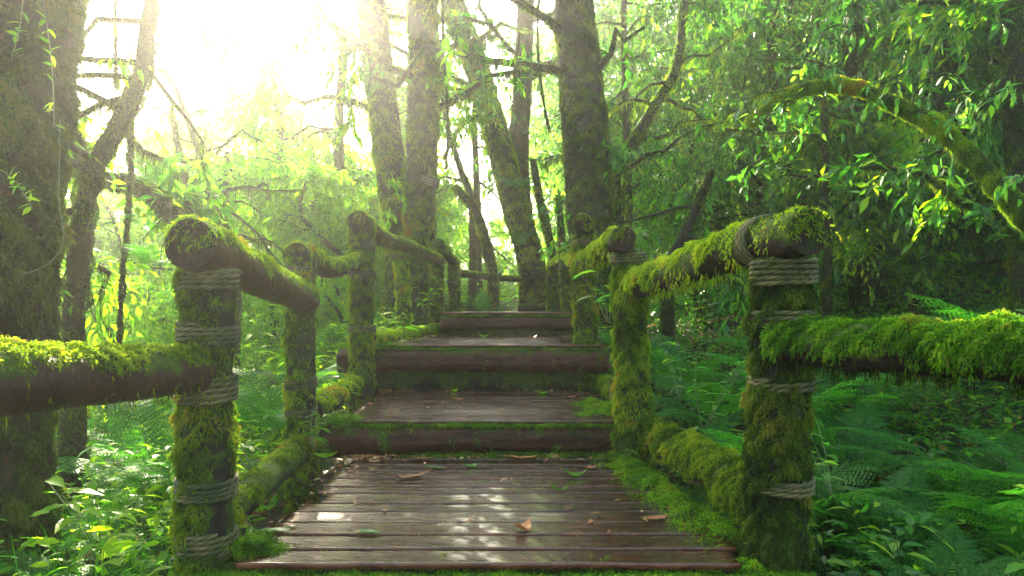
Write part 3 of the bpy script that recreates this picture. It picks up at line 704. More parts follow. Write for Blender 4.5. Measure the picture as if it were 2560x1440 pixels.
for (l, Y, r, lab, sd, lm) in [
    ([(1232, 700), (1222, 640), (1190, 530), (1135, 465)], 9.3, [.09, .07, .06, .045], 'short broken mossy stem leaning left below the sign', 41, 0),
    ([(1180, 520), (1150, 420), (1112, 280), (1100, 100)], 10.8, [.06, .05, .04, .03], 'thin sapling leaning left between two hazy trunks', 42, 6),
    ([(1395, 720), (1378, 620), (1350, 500), (1332, 400)], 9.0, [.07, .06, .055, .04], 'slanting mossy pole stem beside the diagonal trunk', 43, 0),
    ([(1402, 700), (1404, 600), (1397, 490)], 9.0, [.055, .05, .04], 'short upright mossy stub just before the widest trunk', 44, 0),
    ([(1195, 560), (1190, 430), (1186, 290), (1190, 100)], 12.5, [.07, .06, .05, .04], 'thin grey stem in the bright gap at the middle', 45, 5),
    ([(590, 660), (560, 570), (520, 460), (470, 300), (395, 130)], 7.0, [.04, .036, .03, .022], 'longest of the thin stems leaning left in the bright clearing', 46, 9),
    ([(497, 600), (478, 520), (450, 390), (428, 270)], 6.5, [.042, .036, .03, .02], 'short thin stem leaning left, nearest the leaning mossy tree', 47, 7),
    ([(566, 700), (564, 560), (567, 380)], 9.5, [.06, .05, .03], 'straight slender stem standing in the bright clearing', 48, 9),
    ([(1545, 640), (1546, 500), (1560, 400), (1640, 260), (1690, 170), (1712, 0), (1740, -200)], 8.4, [.09, .08, .075, .06, .05, .04], 'crooked mossy tree kinking right above the second log end', 49, 12),
    ([(1575, 560), (1565, 300), (1560, 100), (1562, -150)], 10.5, [.06, .05, .045, .04], 'thin straight trunk behind the crooked mossy tree', 50, 12),
    ([(1672, 690), (1700, 610), (1740, 520), (1780, 425)], 6.4, [.055, .05, .045, .035], 'dark bare stem leaning right behind the shaggy handrail', 51, 5),
    ([(2170, 760), (2150, 560), (2130, 400), (2140, 150), (2150, -150)], 7.6, [.19, .17, .15, .13, .1], 'stout dark trunk behind the arching bough', 52, 14),
    ([(2570, 800), (2560, 500), (2545, 200), (2540, -100)], 5.6, [.12, .11, .1, .09], 'dark trunk at the very edge beside the fern bank', 53, 10),
    ([(2068, 650), (2065, 450), (2060, 250)], 6.8, [.045, .04, .03], 'slender dark stem rising just behind the red-brown log end', 54, 8),
    ([(2370, 760), (2340, 560), (2370, 300), (2360, 50)], 8.6, [.09, .08, .06, .05], 'slender trunk between the arching bough and the edge trunk', 55, 12),
    ([(1940, 640), (1960, 400), (1930, 150), (1945, -100)], 9.4, [.09, .08, .06, .05], 'thin trunk deep in the dark leaves behind the white-lit sprigs', 56, 12),
    ([(700, 640), (690, 500), (700, 300), (660, 100)], 13.0, [.09, .08, .06, .05], 'faint slender tree in the haze above the second left post', 57, 10),
    ([(830, 620), (845, 450), (850, 250), (880, -100)], 12.0, [.1, .09, .08, .06], 'faint trunk in the haze above the left handrail bend', 58, 12)]:
    make_tree('slender_tree' if lm else 'mossy_stem', lab, 'tree', ground_first(pp(l, Y)), r, limbs=lm, zr=(.3, 1), length=1.0, per=24, k=8, moss=.6, mdens=6000 if Y < 9.5 else 3500, mL=.045, seed=sd,
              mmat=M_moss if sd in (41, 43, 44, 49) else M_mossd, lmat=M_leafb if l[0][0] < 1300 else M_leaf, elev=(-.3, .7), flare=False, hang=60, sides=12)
# arching bough with sunlit moss
make_tree('arching_tree', 'arching bough coated in sunlit yellow moss, bowing over from the right edge', 'tree',
          ground_first(pp([(2760, 860), (2640, 640), (2530, 500), (2440, 400), (2330, 305), (2240, 262), (2120, 212), (2010, 222), (1930, 262), (1870, 310)], [4.0, 4.1, 4.2, 4.3, 4.4, 4.5, 4.6, 4.7, 4.8, 4.9])),
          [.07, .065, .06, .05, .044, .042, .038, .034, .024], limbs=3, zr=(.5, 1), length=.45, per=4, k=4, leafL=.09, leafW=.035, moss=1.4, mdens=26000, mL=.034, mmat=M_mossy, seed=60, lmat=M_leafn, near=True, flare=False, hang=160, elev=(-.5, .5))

# background trees: a few kinds, copied
def proto(seed, h, n_l, per, k, length, leafL, leafW, lmat, down, elev):
    r = np.random.default_rng(seed)
    pts = [(0, 0, 0)]+[(r.normal()*.15*q, r.normal()*.15*q, h*q/4) for q in range(1, 5)]
    return make_tree('broadleaf_tree', 'x', 'tree', pts, [.07, .06, .045, .03, .015], limbs=n_l, zr=(.08, 1), length=length, per=per, k=k, leafL=leafL, leafW=leafW, elev=elev, droop=.35, down=down,
                     lmat=lmat, moss=.3, mdens=900, mL=.06, seed=seed, hang=25, tl=.4, sides=8)
protos = [proto(101, 5.5, 44, 22, 9, 1.5, .125, .045, M_leaf, .8, (.0, 1.0)), proto(102, 6.5, 50, 22, 9, 1.7, .11, .05, M_leaf, .6, (-.1, .9)),
          proto(103, 4.5, 40, 22, 9, 1.3, .13, .04, M_leaf, 1.0, (-.1, .8)), proto(104, 6.0, 46, 30, 9, 1.6, .12, .05, M_leafb, .5, (.0, 1.0)),
          proto(105, 3.4, 36, 30, 9, 1.0, .1, .045, M_leafb, .6, (.0, 1.0))]
used = set()
def place(kind, x, y, s, rot, label, group, dz=-.2):
    src = protos[kind]
    if kind in used: o = copy_tree(src)
    else: o = src; used.add(kind)
    o.location = (x, y, float(gz(x, y))+dz); o.rotation_euler = (0, 0, rot); o.scale = (s, s, s)
    tag(o, label, 'tree', group); return o
_seen = {}
_alt = ['', ', more slender', ', farther back', ', fullest']
def uniq(l):
    k = _seen.get(l, 0); _seen[l] = k+1
    return l+_alt[min(k, 3)]
gR = 'leafy trees behind the right railing'; gL = 'leafy trees in the bright clearing'; gC = 'leafy trees behind the central trunks'
RT = [(2.4, 8.4, 2, .5), (3.9, 7.7, 4, .75), (5.0, 8.0, 1, .9), (6.2, 7.2, 0, 1.0), (2.9, 9.6, 1, .58), (4.1, 9.8, 0, 1.1), (5.5, 9.5, 2, 1.3), (6.9, 9.0, 1, 1.1), (1.9, 11.2, 0, .75), (3.4, 11.8, 1, .75),
      (5.0, 12.0, 0, 1.2), (6.7, 11.6, 1, 1.2), (8.4, 11.0, 0, 1.2), (2.5, 13.8, 1, .95), (4.4, 14.4, 0, 1.3), (6.5, 14.2, 1, 1.3), (8.8, 13.6, 0, 1.3), (11, 13, 1, 1.3), (3.4, 17, 0, 1.4), (6, 17.5, 1, 1.5), (9, 17, 0, 1.5), (12.5, 16.5, 1, 1.5), (4.6, 6.1, 4, .5)]
rn = random.Random(5)
where_r = ['just right of the widest trunk', 'behind the middle of the shaggy handrail', 'behind the white-lit sprigs', 'behind the red-brown log end', 'below the arching bough', 'beyond the fern bank', 'near the right edge']
for i, (x, y, k, s) in enumerate(RT):
    px = 1280+x/y*F; wz = where_r[min(int(max(px-1500, 0)/160), 6)]
    rk = ['low front-row', 'dark middle-row', 'tall back-row'][0 if y < 9 else 1 if y < 13 else 2]
    place(k, x, y, s, rn.random()*6, uniq(f'{rk} tree of drooping leaves {wz}'), gR)
LT = [(-4.2, 9.5, 3, .75), (-6.5, 11, 3, .8), (-3.2, 12.5, 4, 1.1), (-8, 15, 3, 1.0), (-5, 16, 3, .95), (-2.6, 15.5, 3, 1.05), (-11, 19, 3, 1.3), (-7.5, 21, 3, 1.2), (-3.8, 6.6, 4, .5), (-5.0, 7.6, 4, .6), (-3.0, 8.0, 4, .5), (-3.9, 14.0, 3, .8), (-2.4, 17, 3, .9), (-2.5, 9.4, 4, .8), (-3.6, 10.6, 4, .95), (-4.9, 12.4, 4, 1.15), (-2.2, 12.2, 4, .9), (-6.0, 9.2, 4, .8), (-1.9, 7.6, 4, .4), (-6.4, 14.5, 3, 1.15)]
where_l = ['behind the massive trunk', 'under the leaning mossy tree', 'around the hanging vine', 'above the first log end', 'above the second left post', 'above the bent left handrail']
for i, (x, y, k, s) in enumerate(LT):
    px = 1280+x/y*F; wz = where_l[min(int(max(px, 0)/180), 5)]
    rk = ['small shrubby', 'pale sunlit', 'far hazy'][0 if y < 9 else 1 if y < 14 else 2]
    place(k, x, y, s, rn.random()*6, uniq(f'{rk} yellow-green tree {wz}'), gL)
CT = [(-1.9, 13.5, 4, .8), (-.3, 14.0, 4, .5), (1.6, 14.5, 4, 1.2), (-1.0, 18, 4, .8), (1.6, 19, 0, 1.1), (2.2, 21, 1, 1.3), (-2.2, 11.2, 4, .7)]
for i, (x, y, k, s) in enumerate(CT):
    wz = ['left of the pair of hazy trunks', 'in the gap below the sign board', 'behind the diagonal trunk', 'far back in the middle gap', 'far behind the diagonal trunk', 'far behind the widest trunk', 'at the foot of the hazy pair'][i]
    place(k, x, y, s, rn.random()*6, f'leafy tree {wz}', gC)
# distant forest that reads as one mass
rg = np.random.default_rng(77)
n = 2600; xx = rg.uniform(-1, 40, n); yy = rg.uniform(20, 40, n); zz = gz(xx, yy)+rg.random(n)**.7*9
S = np.stack([xx, yy, zz], -1); D = unit(rg.normal(size=(n, 3)))
V, Fc, t = twig_leaves(S, D, 1.2*(.5+rg.random(n)), 12, .4, .18, rg, .4, .5, False, .9, .5)
n2 = 900; xx = rg.uniform(-34, -2, n2); yy = rg.uniform(26, 44, n2); zz = gz(xx, yy)+rg.random(n2)**.8*5.5
S2 = np.stack([xx, yy, zz], -1); D = unit(rg.normal(size=(n2, 3)))
V2, F2, t2 = twig_leaves(S2, D, 1.4*(.5+rg.random(n2)), 12, .4, .18, rg, .4, .5, False, .9, .5)
tag(build('distant_forest', [(V, Fc), (V2, F2)], M_leafb, None, False, [t, t2]), 'far mass of forest foliage closing the view behind every tree', 'forest', kind='stuff')

# out-of-view roof of leaves overhead and round the viewer, added to block light
rg = np.random.default_rng(88)
n = 11000; xx = rg.uniform(-13, 11, n); yy = rg.uniform(-10, 17, n); zz = rg.uniform(5.2, 10.5, n)
keep = (zz > .52*yy+1.0) & (noise(np.stack([xx*.75, yy*.75, zz*.5], -1), 4.4) > CANOPY_T+.3*((xx < -1.6-.33*yy) & (yy > 1)))
S = np.stack([xx, yy, zz], -1)[keep]
m = 1500; a = rg.uniform(R(165), R(375), m); rd = rg.uniform(7.5, 12, m)
S2 = np.stack([rd*np.cos(a), rd*np.sin(a)+1, rg.uniform(-1.5, 8.5, m)], -1)  # leaf wall added behind the viewer to hold back sky light
S = np.concatenate([S[open_sun(S, .3)], S2]); q = 800; tp = np.stack([rg.uniform(-.8, .85, q), rg.uniform(2.0, 3.7, q), np.full(q, -.75)], -1)+SUNV*rg.uniform(16.5, 21, q)[:, None]+rg.normal(size=(q, 3))*.25  # leaf clusters added along sun rays to shade the nearest tread
q = 1100; t2p = np.stack([rg.uniform(1.2, 4.2, q), rg.uniform(2.0, 6.0, q), np.full(q, -.9)], -1)+SUNV*rg.uniform(17, 21, q)[:, None]+rg.normal(size=(q, 3))*.25  # further clusters added to keep sun off the right-hand ferns
t2p = t2p[noise(t2p*np.array([1.6, .8, 1.6]), 3.1) > -.12]
S = np.concatenate([S, tp[open_sun(tp, -.38)], t2p[open_sun(t2p, .0)]]); D = unit(rg.normal(size=S.shape))
V, Fc, t = twig_leaves(S, D, .7*(.5+rg.random(len(S))), 7, .2, .09, rg, .4, .5, False, .9, .5)
tag(build('shade_canopy', [(V, Fc)], M_leaf, None, False, [t]), 'out-of-view roof of leaves added above and around the steps for shade', 'canopy', kind='stuff')

# ------------------------------------------------------------------ ferns
def frond_mesh(Ln, seed, n=20, wmax=.34, arch=.35):
    rg = np.random.default_rng(seed)
    u = np.linspace(0, 1, 30); P = np.stack([0*u, u*Ln, arch*Ln*(np.sin(u*2.3)*.6-u*u*.42)], -1)
    parts = [tube(P, np.linspace(.0035, .0008, 30), 4, 0)]; tint = [np.full(len(parts[0][0]), .15)]
    T = unit(np.gradient(P, axis=0))
    BP = []; BD = []; BL = []; BW = []; BU = []
    for i in range(n):
        s = .2+.79*i/(n-1); k = s*29; j = min(int(k), 28); p = P[j]*(1-(k-j))+P[j+1]*(k-j); t = T[j]
        Lp = wmax*Ln*(1-((s-.2)/.8)**1.4)*(.55+.45*min(1, (s-.2)/.12))+.008
        for sd in (-1, 1):
            a = R(62)-.25*s; d = unit(t*math.cos(a)+np.array([sd, 0, 0])*math.sin(a)+np.array([0, 0, -.12+rg.normal()*.06]))
            m = max(4, int(Lp/.017)); v = (np.arange(m)+.5)/m
            q = p+d*(Lp*v)[:, None]; q[:, 2] -= .18*Lp*v*v
            up = np.cross(d, t); up = up if up[2] > 0 else -up
            for s2 in (-1, 1):
                sv = np.cross(up, d)*s2
                dd = unit(sv*.8+d*.6+rg.normal(size=(m, 3))*.05)
                BP.append(q); BD.append(dd); BL.append(.8*Ln/n*.95*(1-v)**.8+.004); BW.append(np.full(m, Lp/m*.85)); BU.append(np.tile(up, (m, 1)))
    V, Fc, t = leaves(np.concatenate(BP), np.concatenate(BD), np.concatenate(BU), np.concatenate(BL), np.concatenate(BW), rg, False, .1)
    parts.append((V, Fc)); tint.append(t*.5+.25)
    o = build('frond', parts, M_fern, None, False, tint)
    me = o.data; bpy.data.objects.remove(o); return me
FR = [frond_mesh(.7, 1), frond_mesh(.6, 2, 17, .38, .3), frond_mesh(.8, 3, 21, .32, .45)]
def fern(x, y, z, s, nf, label, rot=0, seed=0, spread=(0, 6.28), elev=(.15, .8), g='ferns beside the steps'):
    rg = random.Random(seed); e = empty('fern', label, 'fern', g); e.location = (x, y, z)
    for i in range(nf):
        o = bpy.data.objects.new('frond', FR[rg.randrange(3)]); COL.objects.link(o); o.parent = e
        a = spread[0]+(spread[1]-spread[0])*(i+.5*rg.random())/nf
        o.rotation_euler = (rg.uniform(*elev), rg.uniform(-.25, .25), a-math.pi/2); k = s*rg.uniform(.75, 1.15); o.scale = (k, k, k)
    return e
FERNS = [
    (2.1, 2.75, -1.15, 1.0, 9, 'big fern low in the corner beneath the mossy side rail'), (1.6, 2.9, -1.12, .8, 8, 'fern beside the foot of the near right post'),
    (2.65, 3.3, -1.0, 1.05, 9, 'wide fern at the right edge below the side rail'), (1.95, 3.9, -1.0, .9, 8, 'fern behind the litter patch under the side rail'),
    (1.35, 4.4, -.8, 1.0, 9, 'tall fern filling the gap between the two near right posts'), (1.1, 3.7, -.95, .7, 7, 'small fern by the right kerb log'),
    (2.5, 4.8, -.75, 1.1, 9, 'fern behind the side rail, close to its end'), (3.4, 4.6, -.6, 1.3, 10, 'large fern bank plant below the arching bough'),
    (3.0, 3.9, -.55, 1.3, 10, 'large sunlit fern at the right edge over the side rail'), (2.2, 5.6, -.55, .9, 8, 'fern just above the side rail end'),
    (3.6, 5.8, -.4, 1.0, 8, 'fern beyond the fern bank in shade'), (1.5, 2.35, -1.25, .7, 7, 'dark fern at the bottom beside the near right post'),
    (2.35, 2.3, -1.3, .8, 8, 'dark fern in the bottom corner'),
    (-1.5, 3.4, -1.0, .7, 7, 'fern between the first two left posts'), (-1.45, 4.3, -.85, .75, 8, 'yellow-lit fern behind the second left post'),
    (-1.7, 2.7, -1.25, .7, 7, 'fern low beside the first left post'), (-2.3, 3.6, -1.3, .8, 8, 'fern under the left side rail'),
    (-1.6, 5.2, -.7, .7, 7, 'fern left of the third left post'), (-2.6, 4.6, -1.2, .8, 8, 'fern in the undergrowth below the hanging vine'),
    (1.3, 3.3, -1.1, 1.0, 9, 'full fern just behind the right kerb log'), (1.9, 4.6, -.85, 1.2, 10, 'full fern midway between the near right posts'), (1.3, 5.2, -.7, 1.0, 9, 'fern showing between the second and third right posts'),
    (2.3, 3.3, -1.1, 1.1, 9, 'overlapping fern before the litter patch'), (2.9, 2.8, -1.15, 1.1, 9, 'broad fern at the lower right edge'), (1.8, 3.2, -1.15, 1.0, 9, 'fern with wide fronds right of the near post foot'),
    (-2.3, 2.9, -1.3, 1.0, 9, 'fern low between the massive trunk and the first left post'), (-2.0, 3.9, -1.1, 1.0, 9, 'broad fern behind the first left post'), (-2.9, 3.6, -1.3, 1.0, 8, 'fern against the foot of the massive trunk'),
    (-1.75, 4.8, -.9, .9, 9, 'fern seen between the first and second left posts'), (-3.3, 5.4, -1.3, 1.1, 9, 'pale fern far down in the clearing'),
    (-.35, 9.1, -.1, .7, 8, 'bright fern at the foot of the crossing railing'), (.95, 6.2, -.4, .6, 7, 'fern behind the right posts by the top step'),
    (1.2, 7.4, -.1, .8, 8, 'fern at the base of the widest trunk'), (-1.9, 7.5, -.6, .8, 8, 'fern beyond the left railing at mid distance')]
for i, (x, y, z, s, nf, lab) in enumerate(FERNS):
    fern(x, y, max(float(gz(x, y))+.02, z), s, nf, lab, seed=i+3)
fp = at(385, 500, 4.5); fern(fp[0], fp[1], fp[2]+.03, .55, 8, 'bright green fern growing on the back of the bowed broken tree', seed=90, elev=(.3, 1.1), g='ferns growing on trees')
fp = at(318, 560, 4.0); fern(fp[0], fp[1], fp[2], .3, 5, 'small fern clinging to the hanging vine', seed=91, elev=(-.4, .3), g='ferns growing on trees')
fp = at(385, 680, 3.2); fern(fp[0], fp[1], fp[2], .3, 5, 'small fern just left of the first log end', seed=92, g='ferns growing on trees')
fp = at(1285, 480, 10.2); fern(fp[0], fp[1], fp[2], .7, 7, 'fern tuft on the middle of the diagonal trunk', seed=93, g='ferns growing on trees')
fp = at(1300, 620, 10.2); fern(fp[0], fp[1], fp[2], .6, 7, 'fern tuft on the foot of the diagonal trunk', seed=94, g='ferns growing on trees')

# ------------------------------------------------------------------ undergrowth, litter
def plants(n, xr, yr, rg, h=(.15, .5), Lf=.075, excl=None, k=9, mask=None):
    x = rg.uniform(*xr, n); y = rg.uniform(*yr, n)
    keep = (np.abs(x+.15) > 1.02) | (y > 10.2)
    x = x[keep]; y = y[keep]; n = len(x); z = gz(x, y)
    H = rg.uniform(*h, n)*(1+.6*noise(np.stack([x, y, 0*x], -1), 9)); lean = rg.normal(size=(n, 2))*.22
    S = np.stack([x, y, z-.03], -1); D = unit(np.stack([lean[:, 0], lean[:, 1], np.ones(n)], -1))
    u = .25+.75*rg.random((n, k)); P = (S[:, None]+D[:, None]*(H[:, None]*u)[..., None]).reshape(-1, 3)
    a = rg.random(n*k)*2*np.pi; DD = np.stack([np.cos(a), np.sin(a), .25+rg.normal(size=n*k)*.35], -1)
    s = .5+rg.random(n*k)*.9
    V, Fc, t = leaves(P+unit(DD)*.02, DD, np.array([0, 0, 1.])+rg.normal(size=(n*k, 3))*.3, Lf*s, Lf*.42*s, rg, True, .3)
    V2, F2 = twig_strips(S, D, H, 0, .003)
    return [(V, Fc), (V2, F2)], [t, np.full(len(V2), .1)]
rg = np.random.default_rng(12)
A, ta = plants(2300, (-5.5, -1.1), (2.2, 7.5), rg, (.2, .6)); B, tb_ = plants(900, (-9, -1), (7.5, 16), rg, (.3, .9), .11)
C_, tc = plants(2400, (.9, 5.5), (2.2, 7.5), rg, (.15, .5), .07); D_, td = plants(1200, (.9, 12), (7.5, 16), rg, (.3, 1.0), .11)
E_, te = plants(300, (-1.5, 1.6), (10.3, 16), rg, (.3, .9), .1)
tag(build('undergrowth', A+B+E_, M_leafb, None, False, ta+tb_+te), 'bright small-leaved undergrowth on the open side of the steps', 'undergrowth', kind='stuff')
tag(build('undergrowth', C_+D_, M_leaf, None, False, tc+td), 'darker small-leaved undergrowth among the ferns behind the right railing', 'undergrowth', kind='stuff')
n = 9000; x = rg.uniform(-5, 6, n); y = rg.uniform(1.9, 9, n); k = (np.abs(x+.1) > .95); x = x[k]; y = y[k]; n = len(x)
P = np.stack([x, y, gz(x, y)+.012+.02*rg.random(n)], -1); a = rg.random(n)*6.28
V, Fc, t = leaves(P, np.stack([np.cos(a), np.sin(a), rg.normal(size=n)*.25], -1), np.array([0, 0, 1.])+rg.normal(size=(n, 3))*.4, .05+.04*rg.random(n), .025+.02*rg.random(n), rg, True, .3)
tag(build('leaf_litter', [(V, Fc)], M_dead, None, False, [t]), 'brown dead leaves littering the forest ground', 'leaf litter', kind='stuff')

# broad-leaved plants one can pick out
def leafy_plant(name, label, x, y, z, h, k, Lf, Wf, mat, seed, lean=(0, 0), g='leafy plants beside the steps', cat='plant'):
    rg = np.random.default_rng(seed); e = empty(name, label, cat, g); e.location = (x, y, z)
    st = []; P = []; D = []
    for q in range(3):
        d = unit(np.array([lean[0]+rg.normal()*.25, lean[1]+rg.normal()*.25, 1.])); c = spline([np.zeros(3), d*h*.5, d*h+np.array([lean[0], lean[1], 0])*h*.4], 8)
        st.append(tube(c, np.linspace(.004, .0015, 8), 5, 0))
        for i in range(k):
            u = .25+.75*(i+1)/k; p = c[min(int(u*7), 7)]; a = i*2.4+q; P.append(p); D.append((math.cos(a), math.sin(a), .25-.3*rg.random()))
    build('stem', st, M_stem, e, True)
    P = np.array(P); D = np.array(D); n = len(P); s = .7+.5*rg.random(n)
    V, Fc, t = leaves(P, D, np.array([0, 0, 1.])+rg.normal(size=(n, 3))*.2, Lf*s, Wf*s, rg, True, .3)
    build('foliage', [(V, Fc)], mat, e, True, [t]); return e
for i, (px, py, Y, h, k, Lf, Wf, lab, mt) in enumerate([
    (1820, 1220, 2.55, .16, 3, .1, .05, 'three-leaved bright plant poking over the right kerb log', M_leafb), (600, 1330, 2.6, .35, 5, .08, .03, 'spindly sapling beside the left kerb log', M_leafb),
    (780, 1110, 3.35, .18, 5, .07, .035, 'small sprig at the corner of the second step by the left kerb log', M_leafb), (640, 1180, 3.1, .55, 6, .13, .022, 'long-bladed bamboo-like plant before the second left post', M_leafb),
    (1480, 850, 5.3, .16, 5, .16, .022, 'blade-leaved tuft on the top tread by the right posts', M_leafn), (1520, 800, 3.9, .3, 4, .11, .035, 'drooping blue-green sprig behind the second right post', M_leafn),
    (640, 920, 4.6, .45, 6, .12, .03, 'bright leafy plant between the first and second left posts', M_leafb), (1010, 860, 5.9, .3, 5, .12, .04, 'leafy plant growing past the thin left post', M_leafb),
    (1060, 780, 7.2, .4, 5, .12, .045, 'leafy plant at the end of the yellow kerb log', M_leafb), (250, 1420, 2.9, .45, 6, .13, .06, 'broad-leaved plant at the foot of the massive trunk', M_leafb),
    (1560, 1160, 3.3, .1, 5, .07, .018, 'tiny fern-like sprig against the mossy right kerb log', M_leafn), (2080, 1240, 3.0, .35, 5, .09, .04, 'leafy plant in shade right of the near right post', M_leafn),
    (1760, 1080, 4.0, .5, 7, .09, .03, 'tall leafy plant in the gap between the near right posts', M_leafn), (1700, 1000, 4.4, .4, 6, .09, .03, 'leafy plant behind the second right post', M_leafn),
    (240, 800, 4.2, .8, 8, .09, .035, 'dark-leaved sapling against the bright clearing by the vine', M_leaf), (870, 1000, 4.3, .22, 5, .08, .02, 'sprig beside the left kerb log below the third post', M_leafb)]):
    p = at(px, py, Y); leafy_plant('leafy_plant', lab, p[0], p[1], p[2]-.02, h, k, Lf, Wf, mt, 300+i, (-.2 if i % 2 else .2, -.1))

# sunlit leaf sprigs in front of the dark leaves
def sprig(name, label, pts, n, Lf, Wf, mat, seed, g, down=.7):
    rg = np.random.default_rng(seed); P = spline(pts, 14); off = P[0].copy(); e = empty(name, label, 'leafy branch', g); e.location = off
    st = [tube(P-off, np.linspace(.006, .0015, 14), 5, 0)]; Q = []; D = []
    for i in range(n):
        u = .15+.85*rg.random(); b = P[int(u*13)]; d = unit(rg.normal(size=3)*np.array([1, .8, .5])+np.array([0, 0, -.2])); l = .05+.12*rg.random()
        c = spline([b, b+d*l*.6, b+d*l+np.array([0, 0, -.3*l])], 5); st.append(tube(c-off, np.linspace(.003, .0012, 5), 4, 0))
        for j in range(4):
            Q.append(c[1+j]-off); v = rg.normal(size=3)*.6+d*.5; v[2] -= down; D.append(v)
    build('twig', st, M_twig, e, True); Q = np.array(Q); D = np.array(D); m = len(Q); s = .65+.6*rg.random(m)
    V, Fc, t = leaves(Q, D, np.array([0, -.3, 1.])+rg.normal(size=(m, 3))*.4, Lf*s, Wf*s, rg, True, .3)
    build('foliage', [(V, Fc)], mat, e, True, [t]); return e
gs = 'sprays of large leaves hanging before the dark trees'
for i, (l, Y, n, lab) in enumerate([
    ([(2120, 190), (2020, 150), (1890, 150)], 4.2, 16, 'spray of large leaves reaching furthest up and left, lit yellow'), ([(2000, 230), (1930, 280), (1860, 360)], 4.3, 14, 'spray of white-lit leaves drooping at the tip of the arching bough'),
    ([(2040, 240), (2000, 320), (1940, 350)], 4.2, 14, 'spray of pale leaves hanging lowest beneath the arching bough'), ([(2100, 60), (2060, 80), (2040, 150)], 4.4, 8, 'short spray with two white leaves near the top'),
    ([(2260, 180), (2200, 220), (2160, 270)], 4.0, 5, 'spray of white drooping leaves at the crest of the bough'), ([(2380, 180), (2300, 210), (2270, 320)], 4.0, 4, 'spray hanging over the right shoulder of the bough'),
    ([(2420, 260), (2380, 290), (2360, 310)], 3.9, 4, 'spray with a fan of white leaves right of the bough'),
    ([(2600, 180), (2500, 230), (2440, 200)], 3.2, 9, 'dark spray reaching in from the right edge near the top'), ([(2600, 420), (2560, 430), (2530, 520)], 3.1, 6, 'dark spray hanging from the right edge above the ferns'),
    ([(1640, 560), (1610, 600), (1590, 660)], 5.4, 9, 'white-lit spray hanging behind the second log end'), ([(1900, 400), (1870, 420), (1850, 470)], 4.5, 7, 'small spray below the tip of the arching bough'),
    ([(250, 120), (330, 160), (360, 165)], 3.6, 6, 'bright spray crossing in front of the leaning mossy tree'), ([(430, -60), (500, 20), (560, 110)], 5.5, 16, 'backlit spray reaching into the bright sky beside the leaning mossy tree'), ([(640, -90), (630, 0), (600, 90)], 6.5, 16, 'backlit spray hanging down into the middle of the bright sky'),
    ([(800, -90), (780, 30), (730, 130)], 6.5, 18, 'backlit spray hanging into the bright sky near the hazy pair'), ([(700, 60), (680, 180), (640, 260)], 8.0, 18, 'faint spray low in the bright sky'),
    ([(900, 120), (880, 260), (870, 340)], 6.0, 12, 'hazy spray hanging left of the tall pair of trunks'),
    ([(1140, 60), (1120, 140), (1090, 200)], 6.5, 12, 'hazy spray hanging between the pair and the diagonal trunk'), ([(1300, 80), (1290, 160), (1280, 210)], 6.5, 10, 'yellow spray before the upright reddish trunk'),
    ([(960, 400), (980, 470), (960, 560)], 7.0, 12, 'hazy spray hanging low before the leftmost of the tall pair')]):
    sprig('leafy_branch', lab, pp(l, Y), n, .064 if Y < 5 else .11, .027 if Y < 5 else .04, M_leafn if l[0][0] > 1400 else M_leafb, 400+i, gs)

# hanging vines and climbing stems
def vine(label, l, Y, r, moss, seed, leafn=0, mat=None):
    P = spline(pp(l, Y), 40); off = P[0].copy(); e = empty('hanging_vine', label, 'vine', 'vines'); e.location = off; rg = np.random.default_rng(seed)
    P = P+rg.normal(size=P.shape)*r*.3
    build('stem', [tube(P-off, r, 6, 0)], mat or M_bark, e, True)
    if moss:
        build_moss('moss', [(a-off, b, c) for a, b, c in moss_mesh(P, np.full(40, r*1.2), 26000, rg, lambda Q, N, t: np.clip(.6+noise(Q*6, seed), 0, 1), .03, .004, True, 1, .7)], M_mossd, e)
    if leafn:
        i = rg.integers(0, 40, leafn); V, Fc, t = leaves(P[i]-off, rg.normal(size=(leafn, 3))+np.array([0, -.6, 0]), np.array([0, -.4, 1.])+rg.normal(size=(leafn, 3))*.3, .045, .02, rg, True)
        build('foliage', [(V, Fc)], M_leafb, e, True, [t])
vine('thick mossy vine hanging free in the bright clearing', [(330, 260), (326, 420), (318, 560), (305, 700), (297, 870)], 4.0, .011, True, 1)
vine('thin pale stem looping down the massive trunk', [(150, 300), (148, 500), (160, 600), (120, 660), (45, 690)], 2.6, .002, False, 2, 0, M_stem)
vine('green leafy climber hanging down the top of the massive trunk', [(95, -60), (120, 80), (132, 200), (135, 320)], 2.5, .0022, False, 3, 16, M_stem)
vine('green leafy climber nearest the picture edge at the top of the massive trunk', [(62, -60), (50, 60), (28, 150)], 2.5, .0022, False, 4, 9, M_stem)
vine('short leafy climber halfway down the massive trunk', [(10, 430), (45, 460), (80, 520)], 2.5, .0022, False, 5, 14, M_stem)
vine('thin mossy vine hanging among the central trunks', [(1105, -60), (1110, 140), (1120, 300), (1116, 420)], 8.0, .012, True, 6)
vine('thin vine hanging right of the upright reddish trunk', [(1350, -60), (1345, 100), (1355, 230), (1375, 330)], 8.5, .012, True, 7)
vine('thin vine hanging beside the leaning mossy tree near the top', [(290, -60), (288, 100), (292, 220)], 4.2, .008, True, 8)

